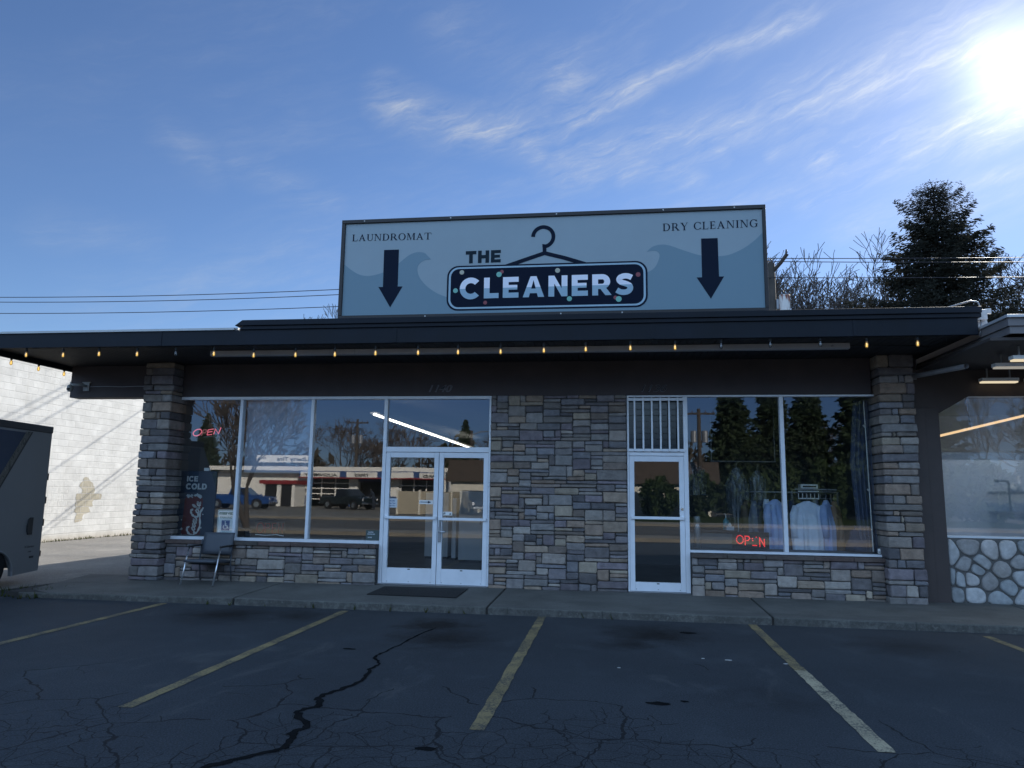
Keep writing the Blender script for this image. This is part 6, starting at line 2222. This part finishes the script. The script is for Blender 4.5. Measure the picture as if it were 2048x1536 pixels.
def pickup(name, label, color, cat='pickup truck', suv=False):
    t_ = thing(name, label, cat, (0, 0, 0))
    mt = M(name + '_paint', color, .25, .2, .08, 1.5, coat=.8)
    arch = lambda cx: [(cx + .43 * math.cos(rad(a)), .42 + .43 * math.sin(rad(a))) for a in range(180, -1, -15)]
    low = [(-2.62, .48)] + arch(-1.62) + arch(1.62) + [(2.60, .45), (2.66, .72), (2.60, .98), (1.25, 1.10), (.98, 1.10), (-2.62, 1.06)]
    b = MB()
    b.prism(low, -.93, -.80); b.prism(low, .80, .93)
    b.box(-2.60, 2.58, -.795, .795, .52, .66)
    b.box(-2.64, -2.56, -.795, .795, .50, 1.06)
    b.prism([(.95, .67), (2.58, .67), (2.58, .97), (.95, 1.09)], -.795, .795)
    if suv:
        b.box(-2.55, .94, -.795, .795, .90, 1.06)
    body = b.build('body', mt, t_, bevel=.03)
    c = MB()
    x0 = -2.5 if suv else -.75
    zt = 1.72
    prof = [(x0, 1.06), (1.15, 1.10), (.45, zt), (x0 + .18, zt)]
    vs_, n_ = [], 4
    for s_, k in ((-1, 0), (1, 0)):
        for (x, z) in prof:
            y = s_ * (.90 if z < 1.5 else .72)
            vs_.append((x, y, z))
    c.add(vs_, [(0, 1, 2, 3), (7, 6, 5, 4), (0, 4, 5, 1), (1, 5, 6, 2), (2, 6, 7, 3), (3, 7, 4, 0)])
    c.build('cab', mt, t_, bevel=.05)
    w = MB()
    for s_ in (-1, 1):
        spans = [(.10, .62), (.66, .94)] if not suv else [(.06, .32), (.35, .64), (.67, .93)]
        for (a, b_) in spans:
            def P_(u, v):
                xb = prof[0][0] + (prof[1][0] - prof[0][0]) * u
                xt = prof[3][0] + (prof[2][0] - prof[3][0]) * u
                x = xb + (xt - xb) * v
                z = 1.08 + (zt - 1.08) * v
                y = s_ * (.90 + (.72 - .90) * v + .012)
                return (x, y, z)
            vv = [P_(a, .10), P_(b_, .10), P_(b_, .86), P_(a, .86)]
            w.add(vv, [(0, 1, 2, 3)])
    w.add([(1.10, -.78, 1.16), (1.10, .78, 1.16), (.52, .64, 1.68), (.52, -.64, 1.68)], [(0, 1, 2, 3)])
    w.build('window', M(name + '_glass', (.015, .018, .022), .05, 0, .05, 1), t_)
    for (cx, s_) in ((-1.62, -1), (1.62, -1), (-1.62, 1), (1.62, 1)):
        q = MB()
        q.tube([(cx, s_ * .70, .40), (cx, s_ * .93, .40)], .40, 20)
        wh_ = q.build('wheel', m_rubber, t_)
        q = MB(); q.tube([(cx, s_ * .86, .40), (cx, s_ * .945, .40)], .22, 14); q.build('rim', m_chrome, wh_)
    for s_ in (-1, 1):
        q = MB(); q.box(2.585, 2.665, s_ * .86 - .09 * (s_ > 0), s_ * .86 + .09 * (s_ < 0), .76, .92); q.build('headlight', m_white, t_)
        q = MB(); q.box(-2.665, -2.58, min(s_ * .80, s_ * .925), max(s_ * .80, s_ * .925), .72, 1.02); q.build('tail_light', m_tred, t_)
    q = MB(); q.box(2.60, 2.72, -.9, .9, .44, .60); q.box(-2.75, -2.62, -.9, .9, .44, .60); q.build('bumper', m_chrome, t_, bevel=.02)
    return t_


bt = pickup('blue_pickup', 'bright blue pickup truck parked before the tyre shop across the street', (.012, .065, .24))
bt.location = (-29.0, -44.5, 0); bt.rotation_euler = (0, 0, rad(-6))
dk = pickup('dark_pickup', 'dark green pickup truck half inside a tyre shop bay across the street', (.010, .020, .024))
dk.location = (-21.6, -49, 0); dk.rotation_euler = (0, 0, rad(28))
sv_ = pickup('dark_suv', 'dark blue sport utility car beside the beige fence across the street', (.010, .016, .034), 'car', True)
sv_.location = (-8.9, -41, 0); sv_.rotation_euler = (0, 0, rad(68))

fn = thing('beige_fence', 'beige panel fence with cream posts beside the tyre shop across the street', 'fence', (-12, -40, 0))
pA, pB, pC = Vector((-14.0, -38.0, 0)), Vector((-11.0, -38.5, 0)), Vector((-8.6, -50, 0))
q = MB(); pq = MB()
for a, b, n_ in ((pA, pB, 2), (pB, pC, 7)):
    for k in range(n_):
        u, v = a + (b - a) * (k / n_), a + (b - a) * ((k + 1) / n_)
        d = (v - u).normalized(); nn = Vector((-d.y, d.x, 0)) * .02
        q.plan([tuple((u + nn)[:2]), tuple((v + nn)[:2]), tuple((v - nn)[:2]), tuple((u - nn)[:2])], .05, 1.62)
        pq.box(u.x - .07, u.x + .07, u.y - .07, u.y + .07, 0, 1.72)
q.build('panel', M('beige_panel', (.36, .32, .24), .8, 0, .1, 2), fn)
pq.build('post', m_cream, fn)
shd = thing('white_shed', 'small white flat shed behind the beige fence across the street', 'shed', (-14.5, -62, 0))
q = MB(); q.box(-15.6, -13.4, -64, -61, 0, 2.95); q.build('wall', m_white, shd)
q = MB(); q.box(-15.7, -13.3, -64.1, -60.9, 2.951, 3.05); q.build('roof', m_grey_metal, shd)

lo = thing('brown_roof_building', 'long low white building with a deep brown roof band across the street', 'building', (2, -47, 0))
q = MB(); q.box(-12, 8.6, -55, -46, 0, 2.5); q.build('wall', m_cream, lo)
q = MB()
q.add([(-12.3, -45.6, 2.45), (8.9, -45.6, 2.45), (8.9, -46.4, 4.15), (-12.3, -46.4, 4.15), (-12.3, -55.3, 2.45), (8.9, -55.3, 2.45), (8.9, -54.5, 4.15), (-12.3, -54.5, 4.15)],
      [(0, 1, 2, 3), (5, 4, 7, 6), (3, 2, 6, 7), (0, 3, 7, 4), (1, 5, 6, 2), (0, 4, 5, 1)])
q.build('roof', M('brown_shake', (.065, .050, .040), .9, 0, .4, 3, .6, 8), lo)
q = MB()
for x in (-9, -4, 0, 5):
    q.box(x, x + 1.6, -45.98, -45.93, .9, 2.0)
q.build('window', m_black, lo)
q = MB(); q.add([(-4, -45, .02), (28, -45, .02), (28, -32, .02), (-4, -32, .02)], [(0, 1, 2, 3)]); 
tag(q.build('grass', leaf_mat('lawn_green', (.03, .05, .018), (.07, .085, .03), .8)), 'short grass before the low white building across the street', 'grass', kind='stuff')


def shrub(label, w, h, seed):
    R = np.random.default_rng(seed)
    t_ = thing('shrub', label, 'shrub', (0, 0, 0), group='shrubs before the low white building')
    n_ = 2600
    P = R.normal(size=(n_, 3)); P /= np.linalg.norm(P, axis=1)[:, None]
    P *= (R.uniform(.5, 1, n_) ** .5)[:, None] * np.array([w / 2, w / 2, h / 2]) * (1 + .2 * np.sin(P[:, :1] * 7 + P[:, 1:2] * 5))
    P[:, 2] += h / 2
    D = R.normal(size=(n_, 3)) * .10
    E_ = R.normal(size=(n_, 3)) * .07
    V_ = np.stack([P - D, P + E_, P + D, P - E_], 1).reshape(-1, 3)
    mesh_np('foliage', V_, np.arange(4 * n_).reshape(n_, 4), m_shrub, t_)
    b = MB(); b.tube([(0, 0, 0), (0, 0, h * .6)], [.06, .03], 6); b.build('stem', m_bark, t_)
    return t_


s1 = shrub('round green shrub nearest the middle of the low white building', 2.6, 2.8, 3); s1.location = (4.2, -44, 0)
s2 = shrub('tall green shrub at the left end of the low white building', 2.0, 3.2, 4); s2.location = (7.2, -43.6, 0)
dup(s1, (10.8, -45, 0), 1.0, 'round green shrub just right of the low white building end', 1.25)
dup(s2, (13.4, -46, 0), 2.0, 'tall green shrub under the close pair of conifers', 1.3)
dup(s1, (16.6, -46, 0), 3.0, 'large round shrub under the right conifer of the close pair', 1.5)
dup(s2, (19.6, -45, 0), 1.0, 'tall shrub under the broad conifer across the street', 1.35)
dup(s1, (23.2, -45, 0), 2.4, 'large round shrub far right under the broad conifer', 1.45)
dup(s1, (27.0, -45, 0), 4.1, 'last large round shrub along the far lawn', 1.5)

pc = lambda r_: (lambda t: r_ * (1 - t) ** .8 * (.75 if t < .12 else 1) + .12)
GC = 'conifers across the street'
c1_ = conifer('tall conifer behind the low white building, left one of the close pair', 14.0, pc(3.4), 41, m_conifer, .62, .62, GC, .22)
c1_.location = (11.8, -58, 0)
dup(c1_, (15.6, -59, 0), 1.3, 'tall conifer behind the low white building, right one of the close pair', 1.0)
c2_ = conifer('broad conifer behind the right end of the low white building', 17.0, pc(4.2), 42, m_conifer, .62, .70, GC, .25)
c2_.location = (22.5, -54, 0)
dup(c2_, (28.5, -58, 0), 2.2, 'very tall conifer beyond the right end of the low white building', 1.15)
dup(c2_, (35.5, -50, 0), .7, 'broad conifer standing farthest right across the street', 1.0)
dup(c1_, (20.5, -66, 0), 3.0, 'conifer half hidden between the close pair and the broad one', 1.1)
dup(c1_, (-16.2, -72, 0), .4, 'pointed conifer standing alone behind the small white shed', .72)
dup(c1_, (8.8, -75, 0), .9, 'small conifer beside the transformer pole across the street', .52)
dup(c2_, (-45, -66, 0), 1.7, 'dark conifer behind the left end of the tyre shop', .60)
dup(c2_, (-50, -60, 0), 2.7, 'dark conifer farthest left behind the tyre shop', .66)
dup(c1_, (-22.3, -88, 0), 2.0, 'small distant conifer behind the middle of the tyre shop', .6)
GT = 'bare trees across the street'
b1_ = bare_tree('tall bare tree behind the left half of the tyre shop', 14.5, 51, .5, 6, GT, 1)
b1_.location = (-39, -73, 0)
b2_ = bare_tree('wide bare tree behind the tyre shop sign board', 10.5, 52, .62, 6, GT, 2)
b2_.location = (-33, -75, 0)
dup(b2_, (-29.5, -78, 0), 1.2, 'wide bare tree behind the alignment bay of the tyre shop', 1.0)
dup(b2_, (-25.5, -76, 0), 2.2, 'wide bare tree behind the open bay of the tyre shop', .95)
dup(b2_, (-31.0, -72, 0), 5.2, 'wide bare tree behind the roof of the red booth', 1.0)
dup(b2_, (-23.2, -71, 0), .3, 'wide bare tree right of the twin transformer pole', .85)
dup(b1_, (-44, -75, 0), 2.9, 'tall bare tree behind the left end of the tyre shop', 1.05)
dup(b2_, (-9.0, -80, 0), .6, 'wide bare tree behind the dark blue car and the fence', .85)
dup(b2_, (-12.5, -78, 0), 3.6, 'wide bare tree behind the right end of the beige fence', .85)
dup(b1_, (37.5, -66, 0), 1.2, 'tall bare tree mirrored in the neighbour shop window', 1.0)
dup(b2_, (43, -62, 0), 4.4, 'wide bare tree mirrored in the neighbour shop window', 1.25)
dup(b2_, (27, -74, 0), 5.0, 'wide bare tree far behind the broad conifers', 1.0)
b3_ = bare_tree('young forked bare street tree on the near kerb strip', 6.0, 61, .5, 6, GT, 2, trunk_r=.10, first=.26)
b3_.location = (-13.3, -15.4, .12)

# far woods closing the view
R = np.random.default_rng(77)
n_ = 26000
X = R.uniform(-160, 120, n_)
ztop = 5.0 + 2.4 * np.sin(X * .21) + 1.6 * np.sin(X * .53 + 1) + R.normal(0, .9, n_)
P = np.stack([X, -98 + R.normal(0, 3, n_), R.uniform(0, 1, n_) ** .8 * np.maximum(2.0, ztop)], 1)
D = R.normal(size=(n_, 3)) * np.array([.35, .2, .55]); E_ = R.normal(size=(n_, 3)) * .22
V_ = np.stack([P - D, P + E_, P + D, P - E_], 1).reshape(-1, 3)
o = mesh_np('treeline', V_, np.arange(4 * n_).reshape(n_, 4), leaf_mat('far_wood', (.050, .044, .034), (.10, .085, .065), .15), None)
tag(o, 'far brown wood beyond the buildings across the street', 'woods', kind='stuff')


def far_pole(label, x, y, H, tr_=True, lamp=False):
    t_ = thing('utility_pole', label, 'utility pole', (x, y, 0))
    q = MB(); q.tube([(x, y, -.05), (x, y, H)], [.20, .13], 8); q.build('pole', m_pole, t_, smooth=True)
    if not lamp:
        q = MB(); q.box(x - 1.2, x + 1.2, y - .06, y + .06, H - .45, H - .32); q.build('crossarm', m_pole, t_)
        for k in (-1.1, -.5, .5, 1.1):
            q = MB(); q.lathe([(.03, 0), (.06, .05), (.03, .10), (.05, .15), (.02, .2)], (x + k, y, H - .32), 8); q.build('insulator', m_porc, t_)
    if tr_:
        for k in (-.42, .42):
            q = MB(); q.lathe([(0, 0), (.24, .01), (.24, .85), (.2, .9), (0, .92)], (x + k, y, H - 2.6), 12); q.build('transformer', m_grey_metal, t_)
    if lamp:
        q = MB(); q.tube([(x, y, H - .4), (x + .8, y, H - .1), (x + 1.9, y, H - .05)], .05, 6); q.build('lamp_arm', m_grey_metal, t_)
        q = MB(); q.tube([(x + 1.8, y, H - .08), (x + 2.1, y, H - .12), (x + 2.6, y, H - .08)], [.06, .14, .05], 8); q.build('lamp_head', m_grey_metal, t_)
    return t_


far_pole('utility pole with twin transformers behind the tyre shop', -26.5, -64, 9.2)
far_pole('utility pole with transformers left of the tall conifers', 7.4, -45.5, 8.2)
far_pole('wooden pole with a street lamp arm behind the dark blue car', -11.6, -52, 7.0, False, True)

# a mechanic by the dark pickup
pt = thing('person', 'person in dark overalls leaning over the dark green pickup across the street', 'person', (-19.0, -47.8, 0))
me = bpy.data.meshes.new('body')
J = [(0, 0, .95, .15), (0, -.02, 1.15, .14), (-.10, 0, 1.38, .17), (-.20, 0, 1.50, .06), (-.27, 0, 1.62, .10), (-.30, 0, 1.72, .085),
     (-.06, .20, 1.40, .065), (-.26, .30, 1.22, .048), (-.48, .22, 1.20, .035), (-.06, -.20, 1.40, .065), (-.26, -.30, 1.22, .048), (-.48, -.22, 1.20, .035),
     (.02, .10, .88, .10), (0, .12, .50, .075), (.05, .12, .09, .05), (-.12, .13, .05, .04), (.02, -.10, .88, .10), (.05, -.12, .50, .075), (.12, -.12, .09, .05), (-.05, -.13, .05, .04)]
ED = [(0, 1), (1, 2), (2, 3), (3, 4), (4, 5), (2, 6), (6, 7), (7, 8), (2, 9), (9, 10), (10, 11), (0, 12), (12, 13), (13, 14), (14, 15), (0, 16), (16, 17), (17, 18), (18, 19)]
me.from_pydata([j[:3] for j in J], ED, [])
po = bpy.data.objects.new('body', me); COL.objects.link(po)
po.modifiers.new('skin', 'SKIN')
if len(me.skin_vertices):
    for sv__, j in zip(me.skin_vertices[0].data, J):
        sv__.radius = (j[3], j[3])
    me.skin_vertices[0].data[0].use_root = True
ss = po.modifiers.new('sub', 'SUBSURF'); ss.levels = 1; ss.render_levels = 2
dg = bpy.context.evaluated_depsgraph_get()
m2 = bpy.data.meshes.new_from_object(po.evaluated_get(dg))
bpy.data.objects.remove(po)
m2.materials.append(M('dark_overalls', (.02, .03, .05), .9, 0, .1, 4))
po = bpy.data.objects.new('body', m2); COL.objects.link(po); po.parent = pt
q = MB(); q.lathe([(.0, .11), (.08, .09), (.108, .02), (.105, -.05)], (-.285, 0, 1.66), 12); q.build('hair', m_black, pt, world=False)
